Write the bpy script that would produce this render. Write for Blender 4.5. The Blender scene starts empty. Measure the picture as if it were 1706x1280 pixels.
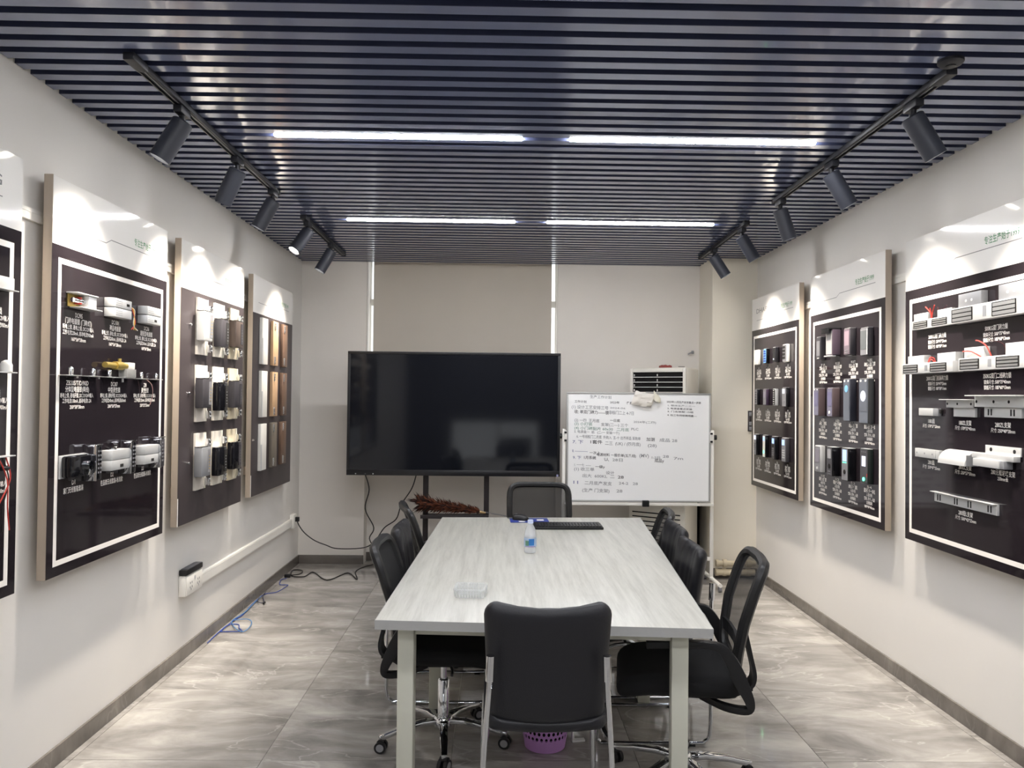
import bpy, bmesh, math, random
from math import sin, cos, pi, radians, sqrt
from mathutils import Vector, Matrix

random.seed(7)
SC = bpy.context.scene
COL = SC.collection

# ---------------------------------------------------------------- camera
CAM_H, F_PX = 1.556, 1282.0
YAW, PITCH, ROLL = 0.01689, 0.01624, 0.01047
def make_camera():
    f = Vector((sin(YAW)*cos(PITCH), cos(YAW)*cos(PITCH), sin(PITCH)))
    r0 = Vector((cos(YAW), -sin(YAW), 0))
    u0 = r0.cross(f)
    r = cos(ROLL)*r0 + sin(ROLL)*u0
    u = -sin(ROLL)*r0 + cos(ROLL)*u0
    cd = bpy.data.cameras.new('camera')
    cd.sensor_fit = 'HORIZONTAL'; cd.sensor_width = 36.0
    cd.lens = F_PX/1706*36.0
    cd.clip_start = 0.05
    o = bpy.data.objects.new('camera', cd); COL.objects.link(o)
    m = Matrix((r, u, -f)).transposed().to_4x4()
    m.translation = (0, 0, CAM_H)
    o.matrix_world = m
    SC.camera = o
make_camera()

# ---------------------------------------------------------------- world and exposure
w = bpy.data.worlds.new('daylight'); SC.world = w; w.use_nodes = True
bg = w.node_tree.nodes['Background']
bg.inputs[0].default_value = (0.95, 0.98, 1.0, 1); bg.inputs[1].default_value = 0.7
vs = SC.view_settings
vs.view_transform = 'Standard'; vs.look = 'None'; vs.gamma = 1.0; vs.use_curve_mapping = False
vs.exposure = 1.35
LED_POWER = 46.0        # emission strength of the linear lamps
SPOT_W = 50.0           # watts of each track spotlight

# ---------------------------------------------------------------- room measures (metres)
XL, XR, H, YB, YF = -1.8326, 2.2583, 2.788, 7.135, -2.4
PITCH_S = 0.0973

# ---------------------------------------------------------------- materials
def lin(c):
    return tuple(((v/255)/12.92 if v/255 <= 0.04045 else ((v/255+0.055)/1.055)**2.4) for v in c)
MATS = {}
def mat(name, rgb, rough=0.5, metal=0.0, spec=0.5, noise=0.0, nscale=40, bump=0.0, emit=0.0,
        alpha=1.0, trans=0.0, ior=1.45, coat=0.0):
    if name in MATS: return MATS[name]
    m = bpy.data.materials.new(name); m.use_nodes = True; MATS[name] = m
    nt = m.node_tree; b = nt.nodes['Principled BSDF']
    c = lin(rgb) + (1,)
    b.inputs['Base Color'].default_value = c
    b.inputs['Roughness'].default_value = rough
    b.inputs['Metallic'].default_value = metal
    b.inputs['Specular IOR Level'].default_value = spec
    b.inputs['IOR'].default_value = ior
    if coat: b.inputs['Coat Weight'].default_value = coat; b.inputs['Coat Roughness'].default_value = 0.05
    if alpha < 1: b.inputs['Alpha'].default_value = alpha
    if trans: b.inputs['Transmission Weight'].default_value = trans
    if emit:
        b.inputs['Emission Color'].default_value = c; b.inputs['Emission Strength'].default_value = emit
    if noise or bump:
        tc = nt.nodes.new('ShaderNodeTexCoord'); n = nt.nodes.new('ShaderNodeTexNoise')
        n.inputs['Scale'].default_value = nscale; n.inputs['Detail'].default_value = 4
        nt.links.new(tc.outputs['Object'], n.inputs['Vector'])
        if noise:
            mx = nt.nodes.new('ShaderNodeMix'); mx.data_type = 'RGBA'; mx.blend_type = 'MIX'
            mx.inputs['A'].default_value = tuple(v*(1-noise) for v in c[:3])+(1,)
            mx.inputs['B'].default_value = tuple(min(1, v*(1+noise)) for v in c[:3])+(1,)
            nt.links.new(n.outputs['Fac'], mx.inputs['Factor'])
            nt.links.new(mx.outputs['Result'], b.inputs['Base Color'])
        if bump:
            bp = nt.nodes.new('ShaderNodeBump'); bp.inputs['Strength'].default_value = bump
            bp.inputs['Distance'].default_value = 0.002
            nt.links.new(n.outputs['Fac'], bp.inputs['Height'])
            nt.links.new(bp.outputs['Normal'], b.inputs['Normal'])
    return m

def ramp(nt, stops):
    r = nt.nodes.new('ShaderNodeValToRGB'); e = r.color_ramp.elements
    e[0].position, e[0].color = stops[0][0], lin(stops[0][1])+(1,)
    e[1].position, e[1].color = stops[-1][0], lin(stops[-1][1])+(1,)
    for p, c in stops[1:-1]:
        k = e.new(p); k.color = lin(c)+(1,)
    return r

def marble_mat(name, rough, dark, vein=0.3):
    m = bpy.data.materials.new(name); m.use_nodes = True; MATS[name] = m
    nt = m.node_tree; L = nt.links; b = nt.nodes['Principled BSDF']
    tc = nt.nodes.new('ShaderNodeTexCoord'); oi = nt.nodes.new('ShaderNodeObjectInfo')
    mp = nt.nodes.new('ShaderNodeMapping'); mp.inputs['Rotation'].default_value = (0, 0, 0.35)
    mp.inputs['Scale'].default_value = (0.9, 2.1, 1)
    add = nt.nodes.new('ShaderNodeVectorMath'); add.operation = 'MULTIPLY_ADD'
    L.new(oi.outputs['Random'], add.inputs[0]); add.inputs[1].default_value = (17, 31, 5)
    L.new(tc.outputs['Object'], add.inputs[2])
    L.new(add.outputs[0], mp.inputs['Vector'])
    n = nt.nodes.new('ShaderNodeTexNoise'); n.inputs['Scale'].default_value = 2.2
    n.inputs['Detail'].default_value = 9; n.inputs['Roughness'].default_value = 0.62
    n.inputs['Distortion'].default_value = 0.5
    L.new(mp.outputs['Vector'], n.inputs['Vector'])
    r = ramp(nt, [(0.3, dark[0]), (0.5, dark[1]), (0.72, dark[2])])
    L.new(n.outputs['Fac'], r.inputs['Fac'])
    v = nt.nodes.new('ShaderNodeTexNoise'); v.inputs['Scale'].default_value = 1.1
    v.inputs['Detail'].default_value = 6; v.inputs['Distortion'].default_value = 0.6
    L.new(mp.outputs['Vector'], v.inputs['Vector'])
    sub = nt.nodes.new('ShaderNodeMath'); sub.operation = 'SUBTRACT'; sub.inputs[1].default_value = 0.5
    ab = nt.nodes.new('ShaderNodeMath'); ab.operation = 'ABSOLUTE'
    lt = nt.nodes.new('ShaderNodeMapRange'); lt.inputs['From Min'].default_value = 0.0
    lt.inputs['From Max'].default_value = 0.007; lt.inputs['To Min'].default_value = vein; lt.inputs['To Max'].default_value = 0.0
    L.new(v.outputs['Fac'], sub.inputs[0]); L.new(sub.outputs[0], ab.inputs[0]); L.new(ab.outputs[0], lt.inputs['Value'])
    mx = nt.nodes.new('ShaderNodeMix'); mx.data_type = 'RGBA'
    L.new(lt.outputs['Result'], mx.inputs['Factor']); L.new(r.outputs['Color'], mx.inputs['A'])
    mx.inputs['B'].default_value = lin((226, 222, 214))+(1,)
    L.new(mx.outputs['Result'], b.inputs['Base Color'])
    b.inputs['Roughness'].default_value = rough
    return m

def wood_mat(name, stops, rough, axis='Y'):
    m = bpy.data.materials.new(name); m.use_nodes = True; MATS[name] = m
    nt = m.node_tree; L = nt.links; b = nt.nodes['Principled BSDF']
    tc = nt.nodes.new('ShaderNodeTexCoord'); mp = nt.nodes.new('ShaderNodeMapping')
    mp.inputs['Scale'].default_value = (13, 0.8, 13) if axis == 'Y' else (30, 30, 2)
    L.new(tc.outputs['Object'], mp.inputs['Vector'])
    n = nt.nodes.new('ShaderNodeTexNoise'); n.inputs['Scale'].default_value = 2.5; n.inputs['Detail'].default_value = 8
    n.inputs['Roughness'].default_value = 0.7; n.inputs['Distortion'].default_value = 0.15
    L.new(mp.outputs['Vector'], n.inputs['Vector'])
    r = ramp(nt, stops); L.new(n.outputs['Fac'], r.inputs['Fac']); L.new(r.outputs['Color'], b.inputs['Base Color'])
    b.inputs['Roughness'].default_value = rough
    return m

WALL = mat('wall_paint', (224, 221, 216), 0.75, noise=0.03, nscale=3, bump=0.08)
BACKW = mat('back_wall_paint', (228, 223, 216), 0.8, noise=0.04, nscale=2.5, bump=0.08)
COLUMN = mat('column_paint', (228, 222, 208), 0.75, noise=0.03, nscale=3)
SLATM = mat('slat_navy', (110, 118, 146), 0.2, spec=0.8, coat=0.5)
SLATSHADE = mat('slat_side_shade', (52, 58, 84), 0.6)  # slat tone darkened for the upright faces: groove shade put into the colour
CEILM = mat('ceiling_void', (40, 44, 64), 0.8)
FLOORM = marble_mat('floor_marble', 0.07, [(122, 118, 114), (158, 154, 149), (194, 190, 183)])
GROUT = mat('tile_grout', (205, 202, 196), 0.7)
BASEM = marble_mat('baseboard_marble', 0.25, [(92, 87, 82), (110, 104, 98), (128, 122, 115)], 0.06)
TABLEM = wood_mat('table_laminate', [(0.3, (174, 173, 165)), (0.5, (195, 194, 186)), (0.72, (211, 210, 202))], 0.35)
TABLEEDGE = mat('table_edge_band', (170, 170, 168), 0.45, noise=0.05, nscale=60)
LEGM = mat('table_leg_paint', (204, 204, 190), 0.45)
CHROME = mat('chrome', (215, 217, 220), 0.06, metal=1)
STEEL = mat('brushed_steel', (196, 196, 196), 0.35, metal=0.85)
ALU = mat('silver_aluminium', (205, 206, 206), 0.42, metal=0.35)
ALUG = mat('grey_zinc', (150, 152, 156), 0.45, metal=0.4)
LEATHER = mat('black_leather', (27, 27, 32), 0.42, bump=0.25, nscale=220)
FABRIC = mat('black_fabric', (20, 20, 22), 0.9, bump=0.3, nscale=300)
PLASTIC = mat('black_plastic', (24, 24, 26), 0.4)
MESHM = mat('chair_mesh', (36, 36, 38), 0.8, alpha=0.5)
CHAMP = mat('champagne_frame', (176, 163, 148), 0.4, metal=0.15)
BOARDW = mat('white_acrylic', (238, 236, 232), 0.06, coat=0.3)
BOARDB = mat('black_acrylic', (37, 32, 36), 0.06)
BOARDM = mat('charcoal_board', (58, 52, 54), 0.4)
PRINTW = mat('white_print', (240, 236, 230), 0.5)
PRINTG = mat('green_print', (90, 140, 100), 0.5)
PRINTD = mat('grey_print', (125, 125, 125), 0.5)
TRACKM = mat('track_black', (20, 21, 28), 0.5)
CANM = mat('lamp_housing', (52, 55, 64), 0.45)
SCREEN = mat('screen_glass', (18, 20, 26), 0.07, spec=0.5)
BEZEL = mat('screen_bezel', (22, 22, 26), 0.35)
STANDM = mat('stand_black', (38, 32, 34), 0.5)
WHITEP = mat('white_plastic', (232, 230, 224), 0.4)
ACW = mat('appliance_white', (230, 226, 216), 0.4)
WBOARD = mat('whiteboard_enamel', (242, 243, 243), 0.22)
WBFRAME = mat('whiteboard_frame', (170, 170, 168), 0.4, metal=0.3)
DARK = mat('dark_hole', (14, 12, 12), 0.9)
BLUECABLE = mat('blue_cable', (52, 74, 150), 0.5)
BLACKCABLE = mat('black_cable', (30, 28, 28), 0.5)
PURPLE = mat('purple_plastic', (204, 152, 218), 0.4)
RED = mat('red_wire', (190, 66, 58), 0.5)
YELLOW = mat('yellow_wire', (206, 170, 70), 0.5)
BRASS = mat('brass', (196, 172, 96), 0.35, metal=0.7)
BLUEP = mat('blue_print', (46, 62, 140), 0.4)
LIGHTBLUE = mat('pale_blue_print', (120, 175, 225), 0.4)
GLASSY = mat('clear_glass', (225, 228, 228), 0.04, alpha=0.28)
PET = mat('clear_bottle', (235, 238, 242), 0.06, alpha=0.35)
PANE = mat('window_glass', (240, 244, 244), 0.02, alpha=0.12)
GREYP = mat('grey_plastic', (120, 120, 124), 0.4)
DKGREY = mat('dark_grey_plastic', (62, 60, 64), 0.35)
GLOSSB = mat('gloss_black_glass', (20, 20, 24), 0.08)
LCD = mat('lcd_blue', (150, 180, 235), 0.3, emit=0.5)
LCDW = mat('lcd_pale', (205, 212, 235), 0.3, emit=0.35)
GREENLED = mat('green_led', (60, 255, 160), 0.3, emit=4.0)
BLIND = mat('blind_fabric', (196, 189, 178), 0.85, noise=0.03, nscale=3)
FEATHER = mat('feather_brown', (110, 62, 42), 0.7, noise=0.5, nscale=25)
FEATHERD = mat('feather_dark', (52, 32, 28), 0.7, noise=0.4, nscale=25)
BEIGEPIPE = mat('beige_pipe', (206, 194, 168), 0.5)
INKS = [mat('ink_black', (88, 88, 92), 0.6), mat('ink_grey', (150, 152, 156), 0.6),
        mat('ink_blue', (120, 124, 160), 0.6), mat('ink_green', (140, 164, 156), 0.6)]
LEDM = mat('led_diffuser', (250, 250, 252), 0.5, emit=LED_POWER)
LENSM = mat('lamp_lens', (255, 246, 228), 0.3, emit=6.0)
LENSON = mat('lamp_lens_bright', (255, 246, 228), 0.3, emit=14.0)

# ---------------------------------------------------------------- mesh builder
class MB:
    def __init__(s): s.v = []; s.f = []; s.T = None
    def add(s, vs, fs):
        k = len(s.v)
        if s.T is not None: vs = [s.T @ Vector(p) for p in vs]
        s.v += [tuple(p) for p in vs]; s.f += [tuple(i+k for i in q) for q in fs]; return s
    def box(s, x0, x1, y0, y1, z0, z1):
        return s.add([(x0,y0,z0),(x1,y0,z0),(x1,y1,z0),(x0,y1,z0),(x0,y0,z1),(x1,y0,z1),(x1,y1,z1),(x0,y1,z1)],
                     [(0,3,2,1),(4,5,6,7),(0,1,5,4),(1,2,6,5),(2,3,7,6),(3,0,4,7)])
    def cbox(s, c, d):
        return s.box(c[0]-d[0]/2, c[0]+d[0]/2, c[1]-d[1]/2, c[1]+d[1]/2, c[2]-d[2]/2, c[2]+d[2]/2)
    def prism(s, poly, z0, z1):
        n = len(poly)
        return s.add([(p[0],p[1],z0) for p in poly]+[(p[0],p[1],z1) for p in poly],
                     [tuple(range(n-1,-1,-1)), tuple(range(n,2*n))]+[(i,(i+1)%n,(i+1)%n+n,i+n) for i in range(n)])
    def prism_x(s, poly, x0, x1):          # poly in (y, z), extruded along x
        n = len(poly)
        return s.add([(x0,p[0],p[1]) for p in poly]+[(x1,p[0],p[1]) for p in poly],
                     [tuple(range(n-1,-1,-1)), tuple(range(n,2*n))]+[(i,(i+1)%n,(i+1)%n+n,i+n) for i in range(n)])
    def cyl(s, a, b, r0, r1=None, n=12):
        r1 = r0 if r1 is None else r1
        a, b = Vector(a), Vector(b); d = (b-a).normalized()
        u = d.orthogonal().normalized(); w_ = d.cross(u)
        vs = []
        for c, r in ((a, r0), (b, r1)):
            vs += [c + r*(cos(2*pi*i/n)*u + sin(2*pi*i/n)*w_) for i in range(n)]
        return s.add(vs, [tuple(range(n-1,-1,-1)), tuple(range(n,2*n))]+[(i,(i+1)%n,(i+1)%n+n,i+n) for i in range(n)])
    def tube(s, pts, r, n=8, closed=False, flat=None):
        pts = [Vector(p) for p in pts]; m = len(pts); vs = []; ref = None
        for i, p in enumerate(pts):
            a = pts[(i-1) % m] if (closed or i) else pts[i]
            b = pts[(i+1) % m] if (closed or i < m-1) else pts[i]
            d = (b-a).normalized()
            if ref is None: ref = d.orthogonal().normalized()
            ref = (ref - d*ref.dot(d))
            ref = ref.normalized() if ref.length > 1e-6 else d.orthogonal().normalized()
            w_ = d.cross(ref); rr = r[i] if isinstance(r, (list, tuple)) else r
            vs += [p + rr*(cos(2*pi*k/n)*ref + sin(2*pi*k/n)*w_) for k in range(n)]
        fs = []
        for i in range(m if closed else m-1):
            j = (i+1) % m
            fs += [(i*n+k, i*n+(k+1)%n, j*n+(k+1)%n, j*n+k) for k in range(n)]
        if not closed: fs += [tuple(range(n-1,-1,-1)), tuple(range((m-1)*n, m*n))]
        return s.add(vs, fs)
    def ribbon(s, pts, wid, th, side=(1,0,0)):       # rectangular sweep; width along side
        pts = [Vector(p) for p in pts]; m = len(pts); vs = []; sd = Vector(side)
        for i, p in enumerate(pts):
            d = (pts[min(i+1,m-1)]-pts[max(i-1,0)]).normalized(); nrm = d.cross(sd).normalized()
            wd = wid[i] if isinstance(wid, (list, tuple)) else wid; tk = th[i] if isinstance(th, (list, tuple)) else th
            vs += [p+sd*wd/2+nrm*tk/2, p-sd*wd/2+nrm*tk/2, p-sd*wd/2-nrm*tk/2, p+sd*wd/2-nrm*tk/2]
        fs = [(3,2,1,0), tuple((m-1)*4+k for k in range(4))]
        for i in range(m-1): fs += [(i*4+k, i*4+(k+1)%4, (i+1)*4+(k+1)%4, (i+1)*4+k) for k in range(4)]
        return s.add(vs, fs)
    def lathe(s, prof, c=(0,0,0), n=20, cap=True):
        vs = []; m = len(prof)
        for r, z in prof: vs += [(c[0]+r*cos(2*pi*k/n), c[1]+r*sin(2*pi*k/n), c[2]+z) for k in range(n)]
        fs = []
        for i in range(m-1): fs += [(i*n+k, i*n+(k+1)%n, (i+1)*n+(k+1)%n, (i+1)*n+k) for k in range(n)]
        if cap: fs += [tuple(range(n-1,-1,-1)), tuple(range((m-1)*n, m*n))]
        return s.add(vs, fs)
    def shell(s, front, back, nu, nv, ease=False):               # closed cushion from two surfaces over [-1,1]^2
        k = []
        for fn in (front, back):
            for j in range(nv+1):
                for i in range(nu+1): k.append(fn(sin((-1+2*i/nu)*pi/2) if ease else -1+2*i/nu, sin((-1+2*j/nv)*pi/2) if ease else -1+2*j/nv))
        N = (nu+1)*(nv+1); fs = []
        idx = lambda i, j: j*(nu+1)+i
        for j in range(nv):
            for i in range(nu):
                a, b, c, d = idx(i,j), idx(i+1,j), idx(i+1,j+1), idx(i,j+1)
                fs += [(a,b,c,d), (N+d, N+c, N+b, N+a)]
        for i in range(nu):
            fs += [(idx(i+1,0), idx(i,0), N+idx(i,0), N+idx(i+1,0)), (idx(i,nv), idx(i+1,nv), N+idx(i+1,nv), N+idx(i,nv))]
        for j in range(nv):
            fs += [(idx(0,j), idx(0,j+1), N+idx(0,j+1), N+idx(0,j)), (idx(nu,j+1), idx(nu,j), N+idx(nu,j), N+idx(nu,j+1))]
        return s.add(k, fs)
    def build(s, name, m, parent=None, bevel=0, seg=2, smooth=False):
        me = bpy.data.meshes.new(name); me.from_pydata(s.v, [], s.f)
        bm = bmesh.new(); bm.from_mesh(me)
        bmesh.ops.recalc_face_normals(bm, faces=bm.faces)
        if bevel:
            ed = [e for e in bm.edges if len(e.link_faces) == 2 and e.calc_face_angle(0) > 0.6]
            bmesh.ops.bevel(bm, geom=ed, offset=bevel, segments=seg, affect='EDGES', profile=0.5, clamp_overlap=True)
        bm.to_mesh(me); bm.free()
        if smooth or bevel:
            me.polygons.foreach_set('use_smooth', [True]*len(me.polygons))
            try: me.set_sharp_from_angle(angle=radians(42))
            except Exception: pass
        me.materials.append(m)
        o = bpy.data.objects.new(name, me); COL.objects.link(o)
        if parent is not None: o.parent = parent
        return o

def tag(o, label, cat, group=None):
    o['label'] = label; o['category'] = cat
    if group: o['group'] = group
    return o
def struct(o, label, cat):
    o['kind'] = 'structure'; o['label'] = label; o['category'] = cat; return o
def thing(name, label, cat, loc=(0,0,0), rz=0.0, group=None):
    o = bpy.data.objects.new(name, None); COL.objects.link(o)
    o.empty_display_size = 0.05
    o.location = loc; o.rotation_euler = (0, 0, rz)
    return tag(o, label, cat, group)
def kids(o): return [c for c in bpy.data.objects if c.parent == o]
def copy_tree(root, loc, rz, label, zs=1.0):
    r = root.copy(); COL.objects.link(r); r.location = loc; r.rotation_euler = (0, 0, rz); r['label'] = label; r.scale = (1, 1, zs)
    def rec(src, dst):
        for ch in kids(src):
            c = ch.copy(); COL.objects.link(c); c.parent = dst; rec(ch, c)
    rec(root, r); return r
def B(x0,x1,y0,y1,z0,z1): return MB().box(x0,x1,y0,y1,z0,z1)
def smooth_path(pts, k=6, closed=False):
    P = [Vector(p) for p in pts]; n = len(P); out = []
    for i in range(n if closed else n-1):
        p0 = P[(i-1) % n] if (closed or i > 0) else P[i]
        p1, p2 = P[i], P[(i+1) % n]
        p3 = P[(i+2) % n] if (closed or i < n-2) else P[(i+1) % n]
        for j in range(k):
            t = j/k
            out.append(0.5*((2*p1)+(p2-p0)*t+(2*p0-5*p1+4*p2-p3)*t*t+(3*p1-p0-3*p2+p3)*t**3))
    if not closed: out.append(P[-1])
    return out

# flat lettering: one mesh of glyphs in the local x/z plane, facing -y
TXT = {}
def glyphs(body, size, align='CENTER', spacing=1.0):
    key = (body, align, spacing)
    if key not in TXT:
        cu = bpy.data.curves.new('lettering', 'FONT'); cu.body = body; cu.size = 1.0
        cu.align_x = align; cu.align_y = 'CENTER'; cu.resolution_u = 2; cu.space_character = spacing; cu.offset = 0.012
        o = bpy.data.objects.new('lettering', cu); COL.objects.link(o)
        dg = bpy.context.evaluated_depsgraph_get()
        me = bpy.data.meshes.new_from_object(o.evaluated_get(dg))
        vs = [tuple(v.co) for v in me.vertices]; fs = [tuple(p.vertices) for p in me.polygons]
        bpy.data.objects.remove(o); bpy.data.curves.remove(cu); bpy.data.meshes.remove(me)
        TXT[key] = (vs, fs)
    return TXT[key]
def put_text(mb, body, x, y, z, size, align='CENTER', width=None, slant=0.0, spacing=1.0):
    vs, fs = glyphs(body, size, align, spacing)
    if not vs: return
    sx = size
    if width:
        w0 = max(v[0] for v in vs)-min(v[0] for v in vs)
        if w0 > 1e-6: sx = width/w0
    mb.add([(x+v[0]*sx, y, z+v[1]*size+slant*v[0]*sx) for v in vs], fs)

# ================================================================ the room
def build_room():
    fl = struct(B(XL-0.3, XR+0.3, YF-0.3, YB+0.7, -0.12, -0.006).build('floor', GROUT), 'polished grey marble tile floor of the meeting room', 'floor')
    tile = None; g = 0.0012
    xs = [-1.8326, -1.79, -0.99, -0.19, 0.61, 1.41, 2.21, 2.2583]
    ys = [YF]+[3.31+0.79*k for k in range(-7, 5)]+[YB+0.28]
    k = 0
    for i in range(len(xs)-1):
        for j in range(len(ys)-1):
            x0, x1, y0, y1 = xs[i], xs[i+1], ys[j], ys[j+1]
            if y1-y0 < 0.02 or x1-x0 < 0.02: continue
            full = abs(x1-x0-0.8) < 1e-3 and abs(y1-y0-0.79) < 1e-3
            if full and tile: o = tile.copy(); COL.objects.link(o)
            else:
                o = B(-(x1-x0)/2+g, (x1-x0)/2-g, -(y1-y0)/2+g, (y1-y0)/2-g, -0.006, 0).build('floor_tile', FLOORM)
                if full: tile = o
            o.name = 'floor_tile'; o.location = ((x0+x1)/2, (y0+y1)/2, 0); o.parent = fl
    struct(B(XL-0.25, XL, YF, YB, 0, H+0.1).build('wall_left', WALL), 'white painted wall behind the lock display boards', 'wall')
    struct(B(XR, XR+0.25, YF, YB, 0, H+0.1).build('wall_right', WALL), 'white painted wall behind the reader display boards', 'wall')
    m = MB(); wx0, wx1 = -1.232, 0.537
    m.box(XL-0.25, wx0, YB, YB+0.3, 0, H+0.1).box(wx1, XR+0.25, YB, YB+0.3, 0, H+0.1)
    m.box(wx0, wx1, YB+0.15, YB+0.3, 0, 1.05)
    struct(m.build('wall_back', BACKW), 'off-white back wall with a recessed window bay', 'wall')
    struct(B(1.862, XR, 6.70, YB, 0, H+0.1).build('wall_column', COLUMN), 'cream square column in the back corner', 'wall')
    m = MB().box(XL-0.25, -0.95, YF-0.25, YF, 0, H+0.1).box(0.82, XR+0.25, YF-0.25, YF, 0, H+0.1).box(-0.95, 0.82, YF-0.25, YF, 1.08, H+0.1).box(-0.95, 0.82, YF-0.25, YF, 0, 0.22)
    struct(m.build('wall_front', mat('front_wall_grey', (92, 92, 96), 0.7)), 'grey end wall facing the screen, with a low window', 'wall')
    w2 = thing('window_2', 'low wide window in the end wall mirrored faintly in the dark screen', 'window', (0, YF-0.15, 0.22)); w2['kind'] = 'structure'
    m = MB().box(-0.95, -0.91, 0, 0.05, 0, 0.86).box(0.78, 0.82, 0, 0.05, 0, 0.86).box(-0.91, 0.78, 0, 0.05, 0, 0.04).box(-0.91, 0.78, 0, 0.05, 0.82, 0.86).box(-0.02, 0.02, 0, 0.05, 0.04, 0.82)
    m.build('window_frame', WHITEP, w2, bevel=0.003)
    for a_, b_ in ((-0.91, -0.02), (0.02, 0.78)): B(a_, b_, 0.022, 0.026, 0.04, 0.82).build('window_pane', PANE, w2)
    cb = thing('low_cabinet', 'low dark cabinet before the window in the end wall', 'cabinet', (0.33, YF+0.2, 0))
    B(-0.32, 0.32, -0.16, 0.16, 0.05, 0.72).build('carcass', DKGREY, cb, bevel=0.004)
    B(-0.33, 0.33, -0.17, 0.18, 0.72, 0.75).build('top', PLASTIC, cb, bevel=0.003)
    B(-0.30, 0.30, -0.14, 0.14, 0, 0.05).build('plinth', PLASTIC, cb)
    for k in (-1, 1):
        d = B(k*0.16-0.155, k*0.16+0.155, 0.16, 0.178, 0.06, 0.71).build('door', DKGREY, cb, bevel=0.002)
        B(k*0.03-0.004, k*0.03+0.004, 0.178, 0.195, 0.35, 0.50).build('handle', STEEL, d)
    # baseboards
    bh, t = 0.08, 0.012
    struct(B(XL, XL+t, YF, YB, 0, bh).build('baseboard_left', BASEM, bevel=0.002), 'grey marble baseboard below the lock boards', 'baseboard')
    struct(B(XR-t, XR, YF, 6.70, 0, bh).build('baseboard_right', BASEM, bevel=0.002), 'grey marble baseboard below the reader boards', 'baseboard')
    m = MB().box(XL+t, wx0, YB-t, YB, 0, bh).box(wx0, wx1, YB+0.15-t, YB+0.15, 0, bh).box(wx1, 1.862, YB-t, YB, 0, bh)
    struct(m.build('baseboard_back', BASEM, bevel=0.002), 'grey marble baseboard along the back wall', 'baseboard')
    struct(B(1.85, XR-t, 6.70-t, 6.70, 0, bh).build('baseboard_column', BASEM, bevel=0.002), 'grey marble baseboard round the corner column', 'baseboard')
    # window in the recess
    wn = thing('window_1', 'tall window behind the pale roller blind', 'window', (0, YB+0.2, 1.05)); wn['kind'] = 'structure'
    m = MB(); z1 = H+0.1-1.05; f = 0.02
    m.box(wx0, wx0+0.006, 0, 0.06, 0, z1).box(wx1-0.008, wx1, 0, 0.06, 0, z1).box(wx0, wx1, 0, 0.06, 0, f).box(wx0, wx1, 0, 0.06, z1-f, z1)
    m.box(wx0, wx1, 0, 0.06, 1.36, 1.42).box(-0.37, -0.31, 0, 0.06, 0, z1)
    m.build('window_frame', WHITEP, wn, bevel=0.003)
    for a, b in ((wx0+0.006, -0.37), (-0.31, wx1-0.008)):
        for c, d in ((f, 1.36), (1.42, z1-f)):
            B(a, b, 0.028, 0.032, c, d).build('window_pane', PANE, wn)
    bl = thing('roller_blind', 'pale grey roller blind lowered over the window behind the screen', 'blind', (0, YB+0.10, H))
    nx = 24
    m = MB()
    vsb = []; fsb = []
    for j in range(2):
        for i in range(nx+1):
            x = -1.186+(0.487+1.186)*i/nx
            for yy in (0.004*sin(i*0.9), 0.004*sin(i*0.9)+0.0015): vsb.append((x, yy, 0.08-1.85*j))
    for i in range(nx):
        for q in (0, 1):
            a = i*2+q; fsb.append((a, a+2, a+2+(nx+1)*2, a+(nx+1)*2))
    m.add(vsb, fsb).build('blind_fabric', BLIND, bl, smooth=True)
    MB().cyl((-1.186, 0.02, 0.075), (0.487, 0.02, 0.075), 0.02).build('roller_tube', WHITEP, bl, smooth=True)
    MB().cyl((-1.186, 0, -1.77), (0.487, 0, -1.77), 0.011).build('bottom_bar', WHITEP, bl, smooth=True)
    # ceiling slab with one object for every slat
    ce = struct(B(XL-0.25, XR+0.25, YF-0.25, YB+0.55, H+0.1, H+0.2).build('ceiling', CEILM), 'dark navy slatted ceiling', 'ceiling')
    sl = None; y = 2.393+PITCH_S/2
    while y > YF+0.1: y -= PITCH_S
    while y < YB+0.01:
        if y > YF+0.03:
            if sl is None:
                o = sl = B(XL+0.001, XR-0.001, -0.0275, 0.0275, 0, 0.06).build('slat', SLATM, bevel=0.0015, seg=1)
                sl.data.materials.append(SLATSHADE)
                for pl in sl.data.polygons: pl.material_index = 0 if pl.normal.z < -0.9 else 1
            else: o = sl.copy(); COL.objects.link(o)
            o.name = 'slat'; o.location = (0, y, H); o.parent = ce
        y += PITCH_S
    # groove back board between slats and slab
    o = B(XL+0.001, XR-0.001, YF+0.02, YB-0.002, H+0.06, H+0.1).build('groove_board', CEILM, ce)
build_room()

# ================================================================ lamps
def linear_lamp(xa, xb, y, label):
    t = thing('linear_lamp', label, 'ceiling light', ((xa+xb)/2, y, H), 0, 'linear ceiling lights')
    l = (xb-xa)/2
    MB().box(-l-0.008, l+0.008, -0.0165, 0.0165, 0.012, 0.055).build('lamp_body', TRACKM, t, bevel=0.002)
    MB().box(-l, l, -0.015, 0.015, -0.006, 0.012).build('diffuser', LEDM, t, bevel=0.004)
rows = [(3.658, 'nearer the middle of the room'), (5.409, 'nearer the window'), (1.907, 'over the near table end'), (0.156, 'behind the near table end'), (-1.595, 'next to the grey end wall')]
for y, n in rows:
    for xa, xb, s in ((-1.08, 0.10, 'lock boards'), (0.325, 1.507, 'reader boards')):
        lab = {3.658: 'bright white linear lamp over the conference table, half beside the '+s,
               5.409: 'bright white linear lamp before the window, half beside the '+s}.get(y, 'bright white linear lamp %s, half beside the %s' % (n, s))
        linear_lamp(xa, xb, y, lab)

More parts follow.
